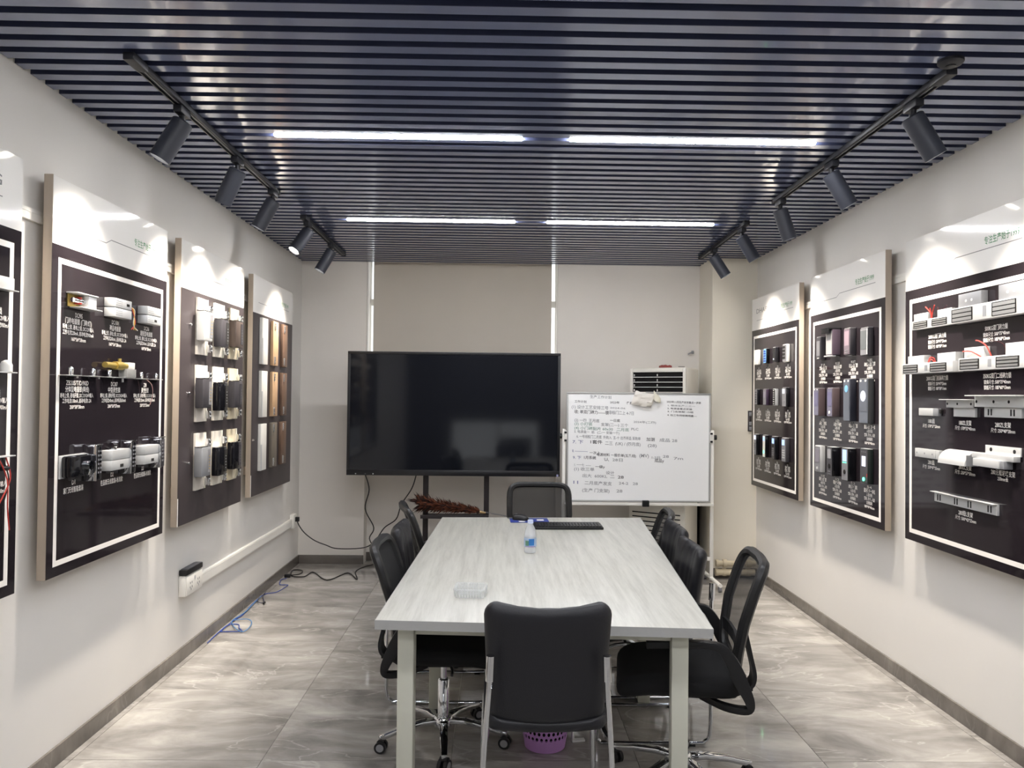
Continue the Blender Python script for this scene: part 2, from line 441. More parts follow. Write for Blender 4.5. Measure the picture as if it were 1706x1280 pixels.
def track(x0, y0, x1, y1, label, disc=None):
    t = thing('lighting_track', label, 'lighting track', (x0, y0, H), math.atan2(-(x1-x0), y1-y0), 'ceiling lighting tracks')
    L_ = math.hypot(x1-x0, y1-y0)
    MB().box(-0.017, 0.017, 0, L_, -0.020, 0).build('rail', TRACKM, t, bevel=0.002)
    MB().box(-0.020, -0.013, 0, L_, -0.026, -0.020).box(0.013, 0.020, 0, L_, -0.026, -0.020).build('rail_lip', TRACKM, t)
    MB().box(-0.0025, 0.0025, 0.11, L_, -0.0225, -0.0195).build('conductor_strip', GREYP, t)
    MB().box(-0.021, 0.021, -0.005, 0.11, -0.030, -0.001).build('power_feed', TRACKM, t, bevel=0.004)
    MB().box(-0.019, 0.019, L_, L_+0.012, -0.027, -0.001).build('end_cap', TRACKM, t, bevel=0.002)
track(-1.350, 2.785, -1.356, 4.66, 'long black track along the lock boards carrying three spotlights')
track(-1.355, 5.28, -1.364, 6.70, 'short black track by the window corner carrying two spotlights over the lock boards')
track(1.655, 2.79, 1.690, 4.70, 'long black track along the reader boards carrying three spotlights')
track(1.700, 5.27, 1.735, 6.62, 'short black track near the cream column carrying two spotlights')

def spotlight(x, y, side, tilt, swing, label, lit=False):
    """side -1 aims to the left wall, +1 to the right wall"""
    t = thing('track_spotlight', label, 'spotlight', (x, y, H-0.0266), 0, 'track spotlights')
    MB().box(-0.018, 0.018, -0.05, 0.05, -0.032, 0).build('track_adapter', TRACKM, t, bevel=0.004)
    MB().cyl((0,0,-0.032), (0,0,-0.055), 0.012, n=12).cyl((0,0,-0.05), (0,0,-0.066), 0.016, n=14).build('swivel_joint', TRACKM, t, smooth=True)
    ax = Vector((side*sin(tilt+0.10), swing, -cos(tilt+0.10))).normalized()
    beam = Vector((side*sin(tilt), swing, -cos(tilt))).normalized()
    p0 = Vector((0, 0, -0.068)); top = p0 - ax*0.012
    end = top + ax*0.19
    u = ax.orthogonal().normalized(); w_ = ax.cross(u); n = 28; r = 0.044
    prof = [(r-0.006, 0), (r, 0.006), (r, 0.19), (r-0.005, 0.19), (r-0.006, 0.165)]
    vs_, fs_ = [], []
    for rr, d in prof: vs_ += [top+ax*d+rr*(cos(2*pi*k/n)*u+sin(2*pi*k/n)*w_) for k in range(n)]
    for i in range(len(prof)-1): fs_ += [(i*n+k, i*n+(k+1)%n, (i+1)*n+(k+1)%n, (i+1)*n+k) for k in range(n)]
    fs_ += [tuple(range(n-1, -1, -1))]
    can = MB().add(vs_, fs_).build('lamp_can', CANM, t, smooth=True)
    q = top+ax*0.166
    MB().cyl(q, q+ax*0.003, r-0.006, n=24).build('lens', LENSON if lit else LENSM, t)
    ld = bpy.data.lights.new('spot_beam', 'SPOT'); ld.energy = SPOT_W; ld.color = (1.0, 0.90, 0.78)
    ld.spot_size = radians(82); ld.spot_blend = 1.0; ld.shadow_soft_size = 0.04
    lo = bpy.data.objects.new('spot_beam', ld); COL.objects.link(lo); lo.parent = t
    lo.location = top+ax*0.196
    lo.rotation_euler = (-beam).to_track_quat('Z', 'Y').to_euler()
for y, sw, lab, lit in ((3.26, -0.12, 'black track spotlight over the board of silver rim locks', False),
                        (3.95, 0.14, 'black track spotlight between the rim lock board and the clamp lock board', False),
                        (4.57, -0.05, 'black track spotlight at the end of the long track over the clamp lock board', False),
                        (5.40, -0.42, 'black track spotlight with its glowing lens showing, over the door strip board', True),
                        (6.15, -0.15, 'black track spotlight over the lock boards nearest the window wall', False)):
    spotlight(-1.353, y, -1, radians(22), sw, lab, lit)
for y, ti, sw, lab in ((3.06, 24, -0.05, 'black track spotlight over the magnetic lock board'),
                   (3.86, 24, -0.05, 'black track spotlight between the magnetic lock board and the face terminal board'),
                   (4.61, 14, 0.03, 'black track spotlight hanging almost upright over the face terminal board'),
                   (5.40, 25, -0.05, 'black track spotlight between the face terminal board and the card reader board'),
                   (6.16, 26, -0.1, 'black track spotlight over the readers nearest the cream column')):
    xx = 1.660+(y-3.06)*0.02
    spotlight(xx, y, 1, radians(ti), sw, lab)
t = thing('junction_cap', 'round black ceiling cap at the start of the track by the magnetic lock board', 'ceiling cap', (1.62, 2.735, H))
MB().lathe([(0.044, 0), (0.044, -0.010), (0.036, -0.018), (0.02, -0.021)], n=24).build('cap_ring', TRACKM, t, smooth=True)
MB().lathe([(0.018, -0.020), (0.018, -0.025), (0.012, -0.027)], n=16).build('cap_centre', PLASTIC, t, smooth=True)

# ================================================================ conference table
def build_table():
    t = thing('conference_table', 'long pale grey wood-look conference table with square painted legs', 'table', (0.25, 3.93, 0))
    q = [(-0.435-0.25, 2.781-3.93), (0.759-0.25, 2.695-3.93), (0.960-0.25, 5.169-3.93), (-0.366-0.25, 5.128-3.93)]
    MB().prism(q, 0.7145, 0.75).build('table_top', TABLEM, t, bevel=0.002)
    e = 0.0008
    def ex(p, k): return (p[0]*(1+k), p[1]*(1+k))
    m = MB()
    for i in range(4):
        a, b = Vector(q[i]).to_3d(), Vector(q[(i+1)%4]).to_3d(); d = (b-a).normalized(); n = Vector((d.y, -d.x, 0))
        m.prism([(a+n*0.0002)[:2], (b+n*0.0002)[:2], (b+n*0.0016)[:2], (a+n*0.0016)[:2]], 0.7155, 0.749)
    m.build('edge_band', TABLEEDGE, t)
    def lerp(u, v):                      # u across, v along, in table-local metres
        a = Vector(q[0]).lerp(Vector(q[1]), u); b = Vector(q[3]).lerp(Vector(q[2]), u); return a.lerp(b, v)
    ang = math.atan2(q[1][1]-q[0][1], q[1][0]-q[0][0])
    legs = {}
    for v in (0.042, 0.47, 0.975):
        for u in (0.085, 0.915):
            p = lerp(u, v if v != 0.47 else (0.455 if u < 0.5 else 0.50)); legs[(u, v)] = p
            mm = MB(); mm.T = Matrix.Translation((p.x, p.y, 0)) @ Matrix.Rotation(ang, 4, 'Z')
            o = mm.box(-0.03, 0.03, -0.03, 0.03, 0.012, 0.7145).build('leg', LEGM, t, bevel=0.004)
            mm = MB(); mm.T = Matrix.Translation((p.x, p.y, 0)) @ Matrix.Rotation(ang, 4, 'Z')
            mm.box(-0.031, 0.031, -0.031, 0.031, 0, 0.012).build('foot_pad', PLASTIC, o)
    def rail(a, b, nm='rail'):
        a, b = Vector((a.x, a.y, 0)), Vector((b.x, b.y, 0)); d = (b-a).normalized(); n = Vector((-d.y, d.x, 0))
        a = a+d*0.03; b = b-d*0.03
        MB().prism([(a+n*0.015)[:2], (b+n*0.015)[:2], (b-n*0.015)[:2], (a-n*0.015)[:2]], 0.675, 0.7145).build(nm, LEGM, t, bevel=0.003)
    for v in (0.042, 0.47, 0.975): rail(legs[(0.085, v)], legs[(0.915, v)])
    for u in (0.085, 0.915):
        rail(legs[(u, 0.042)], legs[(u, 0.47)]); rail(legs[(u, 0.47)], legs[(u, 0.975)])
    p = legs[(0.085, 0.042)]
    MB().cbox((p.x+0.075, p.y-0.02, 0.700), (0.012, 0.012, 0.018)).build('bolt', PLASTIC, t)
build_table()

# ================================================================ chairs (local front = +y, origin on the floor)
def half_w(t_, W, Hh, R):
    a = abs(t_)*Hh-(Hh-R)
    return W if a <= 0 else W-R+sqrt(max(0, R*R-a*a))
def back_cushion(W, z0, z1, yb, yt, curve, T, R, dip=0.0, ribs=False):
    Hh = (z1-z0)/2
    def mid(s, t_):
        tt = (t_+1)/2
        x = s*half_w(t_, W, Hh, R)*(0.90+0.10*tt)
        y = yb+(yt-yb)*tt**1.3 + curve*s*s
        z = z0+(z1-z0)*tt - dip*(1-s*s)*max(0, t_)
        return Vector((x, y, z))
    def th(s, t_): return T*sqrt(max(0.0, 1-max(abs(s), abs(t_))**8))*0.5+0.004
    def fr(s, t_):
        r = 0.006*(1-abs(cos(s*pi*2.6)))*-1 if (ribs and abs(s) < 0.8) else 0
        return mid(s, t_)+Vector((0, th(s, t_)+r, 0))
    def bk(s, t_): return mid(s, t_)-Vector((0, th(s, t_), 0))
    return MB().shell(fr, bk, 34, 24, True)
def seat_cushion(W, D, zc, T, R, yc, waterfall=0.03):
    Hh = D/2
    def mid(s, t_): return Vector((s*half_w(t_, W, Hh, R), yc+t_*Hh, zc-waterfall*max(0, t_)**3+0.012*s*s))
    def th(s, t_): return T*0.5*sqrt(max(0.0, 1-max(abs(s), abs(t_))**6))+0.004
    return MB().shell(lambda s, t_: mid(s, t_)+Vector((0,0,th(s,t_))), lambda s, t_: mid(s, t_)-Vector((0,0,th(s,t_))), 18, 18, True)

def visitor_chair(label, ribs=True):
    t = thing('visitor_chair', label, 'chair', group='black leather visitor chairs round the table')
    seat_cushion(0.205, 0.46, 0.495, 0.060, 0.06, 0.0).build('seat', LEATHER, t, smooth=True)
    back_cushion(0.208, 0.505, 0.900, -0.215, -0.265, 0.028, 0.055, 0.045, 0.014, ribs).build('backrest', LEATHER, t, smooth=True)
    for s in (-1, 1):
        x = 0.203*s
        pts = smooth_path([(x*0.90, -0.288, 0.735), (x*0.915, -0.284, 0.64), (x*0.99, -0.280, 0.42), (x*1.05, -0.275, 0.08), (x*1.055, -0.250, 0.020), (x*1.055, -0.20, 0.011),
                           (x*1.055, 0.18, 0.011), (x*1.055, 0.225, 0.022), (x*1.045, 0.235, 0.07), (x*1.0, 0.20, 0.40), (x*0.96, 0.17, 0.450), (x*0.9, 0.10, 0.457)], 4)
        fr = MB().tube(pts, 0.0092, 10).build('leg_frame', CHROME, t, smooth=True)
        MB().cyl((x*0.90, -0.2885, 0.745), (x*0.912, -0.285, 0.665), 0.0135, n=12).build('back_clamp', CHROME, fr, smooth=True)
        MB().tube(smooth_path([(x*0.98, -0.275, 0.475), (x*0.96, -0.16, 0.452), (x*0.92, 0.10, 0.457)], 4), 0.010, 8).build('seat_rail', CHROME, t, smooth=True)
        for yy in (-0.19, 0.17):
            MB().box(x*1.055-0.012, x*1.055+0.012, yy-0.015, yy+0.015, 0, 0.006).build('glide', PLASTIC, fr)
    MB().cyl((-0.19, 0.10, 0.452), (0.19, 0.10, 0.452), 0.010).build('cross_bar', CHROME, t, smooth=True)
    MB().cyl((-0.2, -0.10, 0.452), (0.2, -0.10, 0.452), 0.010).build('cross_bar', CHROME, t, smooth=True)
    return t

def swivel_chair(label, solid=False, rot_base=0.3):
    t = thing('swivel_chair', label, 'chair', group='black mesh swivel chairs round the table')
    seat_cushion(0.245, 0.48, 0.448, 0.085, 0.09, 0.02, 0.035).build('seat', FABRIC, t, smooth=True)
    MB().box(-0.13, 0.13, -0.13, 0.15, 0.385, 0.41).box(-0.03, 0.03, -0.28, -0.1, 0.388, 0.405).build('seat_plate', PLASTIC, t, bevel=0.004)
    MB().ribbon(smooth_path([(0,-0.20,0.396),(0,-0.265,0.405),(0,-0.285,0.45),(0,-0.27,0.53),(0,-0.25,0.62)], 5), 0.09, 0.014).build('back_bracket', PLASTIC, t)
    # backrest: rounded frame with mesh
    z0, z1, W, R = 0.50, 0.915, 0.215, 0.06
    def mid(x, z):
        tt = (z-z0)/(z1-z0)
        return Vector((x, -0.205-0.105*tt**1.1+0.015*sin(pi*min(1, max(0, tt))) + 0.5*x*x, z))
    out = []
    for k in range(48):
        a = 2*pi*k/48; ca, sa = cos(a), sin(a); e = 0.28
        x = W*(1 if ca > 0 else -1)*abs(ca)**e; z = (z0+z1)/2+(z1-z0)/2*(1 if sa > 0 else -1)*abs(sa)**e
        if z < (z0+z1)/2: x *= 0.86+0.14*(z-z0)/((z1-z0)/2)
        out.append(mid(x, z))
    br = MB().tube(out, 0.021, 8, closed=True).build('back_frame', PLASTIC, t, smooth=True)
    def ms(s, t_, o):
        z = (z0+z1)/2+t_*(z1-z0)/2*0.97
        wf = (0.86+0.14*(z-z0)/((z1-z0)/2)) if z < (z0+z1)/2 else 1
        x = s*half_w(t_, W, (z1-z0)/2, R)*wf*0.97
        return mid(x, z)+Vector((0, o, 0))
    MB().shell(lambda s, t_: ms(s, t_, 0.002), lambda s, t_: ms(s, t_, -0.002), 10, 12).build('back_mesh', FABRIC if solid else MESHM, t, smooth=True)
    MB().ribbon([mid(x, 0.60)+Vector((0, 0.006, 0)) for x in (-0.19, -0.1, 0, 0.1, 0.19)], 0.05, 0.012, side=(0,0,1)).build('lumbar_bar', PLASTIC, t)
    for s in (-1, 1):
        x = 0.272*s
        ap = smooth_path([(x, 0.15, 0.630), (x, 0.02, 0.638), (x, -0.10, 0.637), (x, -0.150, 0.600), (x*0.99, -0.195, 0.51), (x*0.97, -0.228, 0.435),
                          (x*0.93, -0.220, 0.400), (x*0.80, -0.14, 0.396), (x*0.42, -0.06, 0.396)], 5)
        n_ = len(ap); tk = [0.024+0.030*max(0, 1-abs(i/(n_-1)-0.47)/0.24) for i in range(n_)]
        MB().ribbon(ap, 0.036, tk).build('armrest', PLASTIC, t, bevel=0.004)
    MB().lathe([(0.014, 0.28), (0.014, 0.39)], n=16).build('gas_piston', CHROME, t, smooth=True)
    MB().lathe([(0.026, 0.085), (0.026, 0.285), (0.020, 0.292)], n=20).build('gas_lift', CHROME, t, smooth=True)
    MB().lathe([(0.044, 0.075), (0.046, 0.105), (0.036, 0.118)], n=20).build('base_hub', CHROME, t, smooth=True)
    MB().tube([(0.03, 0.02, 0.395), (0.2, 0.05, 0.395), (0.245, 0.05, 0.393)], 0.006, 6).build('height_lever', PLASTIC, t, smooth=True)
    for k in range(5):
        a = rot_base+2*pi*k/5; c_, s_ = cos(a), sin(a)
        pts = [(c_*r, s_*r, z) for r, z in ((0.03, 0.098), (0.10, 0.100), (0.20, 0.086), (0.27, 0.068), (0.295, 0.064))]
        lg = MB().ribbon(pts, [0.046, 0.040, 0.034, 0.028, 0.026], 0.022, side=(-s_, c_, 0)).build('base_leg', CHROME, t, bevel=0.005)
        ctr = Vector((c_*0.285, s_*0.285, 0.026)); sd = Vector((-s_, c_, 0)) if k % 2 else Vector((c_*0.5-s_*0.86, s_*0.5+c_*0.86, 0))
        m = MB()
        for q in (-1, 1): m.cyl(ctr+sd*q*0.007, ctr+sd*q*0.022, 0.026, n=18)
        m.cyl(ctr, ctr+Vector((0,0,0.04)), 0.006).cyl(ctr-sd*0.018+Vector((0,0,0.024)), ctr+sd*0.018+Vector((0,0,0.024)), 0.013, n=10)
        m.build('caster', PLASTIC, lg, smooth=True)
        for q in (-1, 1): MB().cyl(ctr+sd*q*0.0222, ctr+sd*q*0.0232, 0.017, n=16).build('wheel_cap', mat('wheel_rim', (150, 150, 152), 0.4), lg)
    return t

vc = visitor_chair('black leather visitor chair with chrome legs at the table end facing the screen')
vc.location = (0.163, 2.71, 0); vc.rotation_euler = (0, 0, radians(0.5))
RZL, RZR = radians(-90), radians(90)
copy_tree(vc, (-0.275, 4.125, 0), RZL, 'black leather chair with ribbed back, second along the lock board side of the table', 0.97)
copy_tree(vc, (0.69, 3.675, 0), RZR, 'black leather chair beside the near mesh chair on the reader board side of the table', 0.965)
copy_tree(vc, (0.735, 4.195, 0), RZR, 'black leather chair third along the reader board side of the table', 0.965)
s1 = swivel_chair('black closed-back swivel chair with loop arms, lock board side of the table', solid=True, rot_base=radians(5))
s1.location = (-0.235, 3.50, 0); s1.rotation_euler = (0, 0, RZL); s1.scale = (1, 1, 0.97)
s2 = swivel_chair('black mesh swivel chair pulled out beside the near table leg, reader board side', rot_base=radians(66))
s2.location = (0.755, 3.145, 0); s2.rotation_euler = (0, 0, radians(81))
copy_tree(s2, (-0.27, 4.715, 0), radians(-78), 'black mesh swivel chair in front of the screen stand post, lock board side', 0.97)
copy_tree(s2, (0.755, 4.745, 0), radians(83), 'low black mesh swivel chair in front of the air conditioner, reader board side', 0.93)
copy_tree(s2, (0.30, 5.32, 0), radians(180), 'black mesh swivel chair at the far table end below the whiteboard and screen')

# ================================================================ screen, stand, cables
def build_screen():
    Y = 6.47
    st = thing('screen_stand', 'black floor stand with two posts and a tray under the large screen', 'screen stand', (-0.355, Y+0.10, 0))
    for x in (-0.258, 0.258):
        MB().box(x-0.022, x+0.022, -0.02, 0.02, 0.05, 1.60).build('post', STANDM, st, bevel=0.003)
        f = MB().box(x-0.025, x+0.025, -0.30, 0.28, 0.045, 0.085).build('foot', STANDM, st, bevel=0.004)
        for yy in (-0.27, 0.25):
            m = MB()
            for q in (-1, 1): m.cyl((x+q*0.006, yy, 0.024), (x+q*0.02, yy, 0.024), 0.024, n=16)
            m.cyl((x, yy, 0.024), (x, yy, 0.05), 0.007)
            m.build('caster', PLASTIC, f, smooth=True)
    MB().box(-0.258, 0.258, -0.015, 0.015, 0.05, 0.08).box(-0.258, 0.258, -0.015, 0.015, 1.2, 1.25).build('cross_bar', STANDM, st, bevel=0.002)
    m = MB().box(-0.28, 0.28, -0.22, 0.02, 0.545, 0.553).box(-0.28, 0.28, -0.224, -0.218, 0.545, 0.575)
    m.build('tray', STANDM, st, bevel=0.001)
    sc = thing('interactive_screen', 'large black flat touch screen, switched off, on a floor stand', 'screen', (-0.375, Y, 0.885))
    W, Hh = 0.893, 1.038
    MB().box(-W, W, 0.0, 0.07, 0, Hh).build('housing', BEZEL, sc, bevel=0.006)
    m = MB(); b = 0.022; zb = 0.048
    m.box(-W, W, -0.008, 0.0, 0, zb).box(-W, W, -0.008, 0, Hh-b, Hh).box(-W, -W+b, -0.008, 0, zb, Hh-b).box(W-b, W, -0.008, 0, zb, Hh-b)
    m.build('bezel', BEZEL, sc, bevel=0.002)
    MB().box(-W+b, W-b, -0.003, 0.001, zb, Hh-b).build('screen_panel', SCREEN, sc)
    for x in (-0.815, -0.735, -0.67):
        MB().cyl((x, -0.0085, 0.013), (x, -0.0105, 0.013), 0.005 if x != -0.735 else 0.0035, n=10).build('button', ALU if x != -0.735 else GREYP, sc)
    MB().cbox((W-0.02, -0.009, 0.012), (0.016, 0.002, 0.018)).build('sticker', mat('sticker_lilac', (150, 150, 190), 0.5), sc)
    MB().box(-0.35, 0.35, 0.07, 0.0795, 0.2, 0.75).build('wall_mount_plate', STANDM, sc)
    # feather duster lying on the tray
    d = thing('feather_duster', 'brown feather duster with a thin coiled handle lying on the stand tray', 'duster', (-0.62, Y-0.04, 0.558))
    tip = Vector((-0.02, -0.0, 0.095)); tail = Vector((0.49, 0.0, 0.03)); ax = (tail-tip).normalized()
    MB().cyl(tip, tail, 0.010, n=8).build('core', FEATHERD, d)
    u = ax.orthogonal().normalized(); w_ = ax.cross(u)
    for nm, mm, n_, sd in (('feathers', FEATHER, 800, 1), ('dark_feathers', FEATHERD, 480, 2)):
        rnd = random.Random(sd); m = MB()
        for i in range(n_):
            k = rnd.random()**(1.0 if sd == 1 else 1.7)
            p = tip.lerp(tail, 0.02+0.96*k); a = rnd.random()*2*pi
            rad = (cos(a)*u+sin(a)*w_); L_ = (0.125-0.068*k)*(0.6+0.6*rnd.random())
            dr = (rad*0.9 - ax*(0.35+0.5*rnd.random())).normalized()
            if (p+dr*L_).z < 0.022: dr.z = abs(dr.z)*0.3+0.1; dr.normalize()
            if (p+dr*L_).y > 0.09: dr.y = -abs(dr.y); dr.normalize()
            if (p+dr*L_).y < -0.09: L_ *= 0.7
            sdv = dr.cross(ax).normalized(); wd = 0.005+0.005*rnd.random()
            bend = Vector((0, 0, -0.25*L_)) if p.z > 0.05 else Vector((0,0,0))
            q = p+dr*L_*0.55; e = p+dr*L_-ax*0.015*rnd.random()+bend*0.4
            m.add([p, q+sdv*wd, e, q-sdv*wd], [(0,1,2,3)])
        o = m.build(nm, mm, d); o['kind'] = 'stuff'
    hp = []
    a0, a1 = tail, Vector((0.775, -0.05, -0.012))
    for i in range(181):
        k = i/180; p = a0.lerp(a1, k); an = k*2*pi*22
        hp.append(p+Vector((0, cos(an)*0.005, sin(an)*0.005+0.006)))
    MB().tube(hp, 0.0022, 5).build('coiled_handle', GREYP, d, smooth=True)
    MB().cyl(tail-ax*0.02, tail+ax*0.03, 0.012, 0.008, n=10).build('ferrule', mat('tan_ferrule', (190, 160, 110), 0.5), d, smooth=True)
    # cables
    pts = [(-1.115, 6.50, 0.884), (-1.09, 6.55, 0.754), (-1.13, 6.60, 0.585), (-1.058, 6.62, 0.422), (-1.10, 6.66, 0.32), (-1.06, 6.75, 0.20),
           (-1.08, 6.92, 0.06), (-1.20, 6.98, 0.006), (-1.24, 6.80, 0.006), (-1.175, 6.51, 0.006), (-1.30, 6.74, 0.006), (-1.418, 6.48, 0.006), (-1.60, 6.76, 0.006), (-1.64, 6.60, 0.006),
           (-1.745, 6.61, 0.008), (-1.795, 6.82, 0.008), (-1.71, 6.80, 0.012), (-1.69, 6.66, 0.014), (-1.77, 6.60, 0.014)]
    cb = thing('floor_cable', 'black cord hanging from the screen and winding over the floor to the corner', 'cord', (0, 0, 0))
    MB().tube(smooth_path(pts, 6), 0.005, 6).build('cable', BLACKCABLE, cb, smooth=True)
    MB().cbox((-1.775, 6.58, 0.017), (0.05, 0.03, 0.028)).build('plug_head', PLASTIC, cb, bevel=0.005)
    pts = [(-0.69, 6.51, 0.884), (-0.736, 6.60, 0.76), (-0.83, 6.66, 0.614), (-0.878, 6.70, 0.484), (-0.981, 6.72, 0.405), (-1.062, 6.74, 0.291), (-1.17, 6.80, 0.215),
           (-1.41, 6.85, 0.195), (-1.52, 6.86, 0.225), (-1.62, 6.87, 0.262), (-1.71, 6.88, 0.325), (-1.76, 6.88, 0.39), (-1.778, 6.885, 0.43)]
    cb = thing('signal_cord', 'black cord slung from the screen to the socket at the end of the trunking', 'cord', (0, 0, 0))
    MB().tube(smooth_path(pts, 6), 0.0048, 6).build('cable', BLACKCABLE, cb, smooth=True)
    MB().box(-1.796, -1.762, 6.872, 6.904, 0.425, 0.465).build('plug_head', PLASTIC, cb, bevel=0.004)
build_screen()

def build_left_wall_power():
    tr = thing('cable_trunking', 'white surface cable trunking running low along the wall to the corner', 'trunking', (XL, 4.62, 0.37))
    MB().box(0, 0.022, 0.10, 2.21, 0.012, 0.085).build('channel', WHITEP, tr, bevel=0.003)
    MB().box(0.022, 0.0235, 0.10, 2.21, 0.022, 0.075).build('lid', WHITEP, tr)
    so = thing('socket_box', 'white double wall socket box at the near end of the trunking', 'socket', (XL, 4.60, 0.40))
    MB().box(0, 0.042, -0.12, 0.12, -0.02, 0.10).build('box', WHITEP, so, bevel=0.004)
    MB().box(0.042, 0.047, -0.115, 0.115, -0.016, 0.096).build('face_plate', WHITEP, so, bevel=0.002)
    for y in (-0.055, 0.055):
        m = MB()
        for dy, dz in ((-0.012, 0.05), (0.012, 0.05), (-0.014, 0.025), (0.014, 0.025), (0, 0.012)): m.cbox((0.0475, y+dy, dz), (0.002, 0.004, 0.012))
        m.build('socket_slot', GREYP, so)
    MB().box(0.047, 0.049, -0.01, 0.01, 0.06, 0.08).build('rocker', ALU, so)
    ad = thing('power_adapter', 'flat black power adapter resting on top of the socket box', 'adapter', (XL+0.024, 4.60, 0.502))
    MB().box(-0.022, 0.026, -0.125, 0.115, 0, 0.034).build('adapter_body', PLASTIC, ad, bevel=0.006)
    MB().box(-0.018, 0.022, -0.10, 0.09, 0.034, 0.0355).build('adapter_label', mat('adapter_label_grey', (70, 70, 76), 0.5), ad)
    s2_ = thing('wall_socket', 'small white wall socket at the corner end of the trunking', 'socket', (XL, 6.89, 0.43))
    MB().box(0, 0.036, -0.05, 0.05, -0.06, 0.06).build('face_plate', WHITEP, s2_, bevel=0.004)
    MB().box(0.036, 0.038, -0.04, 0.04, -0.05, 0.05).build('socket_insert', WHITEP, s2_, bevel=0.001)
    bc = thing('blue_network_cable', 'tangled blue network cable lying along the baseboard', 'cable', (0, 0, 0))
    off = 0.055
    A = [(-1.795, 4.84), (-1.80, 5.05), (-1.79, 5.195), (-1.735, 5.228), (-1.70, 5.14), (-1.66, 5.064), (-1.77, 5.071), (-1.795, 5.08), (-1.79, 5.306), (-1.78, 5.454), (-1.795, 5.664),
         (-1.80, 5.891), (-1.79, 6.033), (-1.72, 6.077), (-1.69, 6.273), (-1.72, 6.318), (-1.765, 6.316), (-1.795, 6.44), (-1.80, 6.50), (-1.77, 6.53)]
    MB().tube(smooth_path([(x, y, 0.004+0.003*(i % 3)) for i, (x, y) in enumerate(A)], 6), 0.0032, 6).build('cable', BLUECABLE, bc, smooth=True)
    Bp = [(-1.79, 5.306), (-1.71, 5.324), (-1.655, 5.261), (-1.63, 5.109), (-1.65, 5.05), (-1.71, 5.108), (-1.76, 5.197), (-1.795, 5.29), (-1.78, 5.5), (-1.79, 5.75), (-1.80, 5.93)]
    MB().tube(smooth_path([(x, y, 0.010+0.003*(i % 2)) for i, (x, y) in enumerate(Bp)], 6), 0.0032, 6).build('cable_loop', mat('light_blue_cable', (84, 128, 176), 0.5), bc, smooth=True)
    Cp = [(-1.80, 5.891), (-1.77, 5.758), (-1.72, 5.74), (-1.785, 5.932), (-1.795, 6.033)]
    MB().tube(smooth_path([(x, y, 0.015) for x, y in Cp], 6), 0.0035, 6).build('dark_lead', mat('slate_cable', (60, 62, 84), 0.5), bc, smooth=True)
    MB().cbox((-1.715, 5.735, 0.014), (0.014, 0.035, 0.012)).build('connector', PLASTIC, bc, bevel=0.002)
build_left_wall_power()

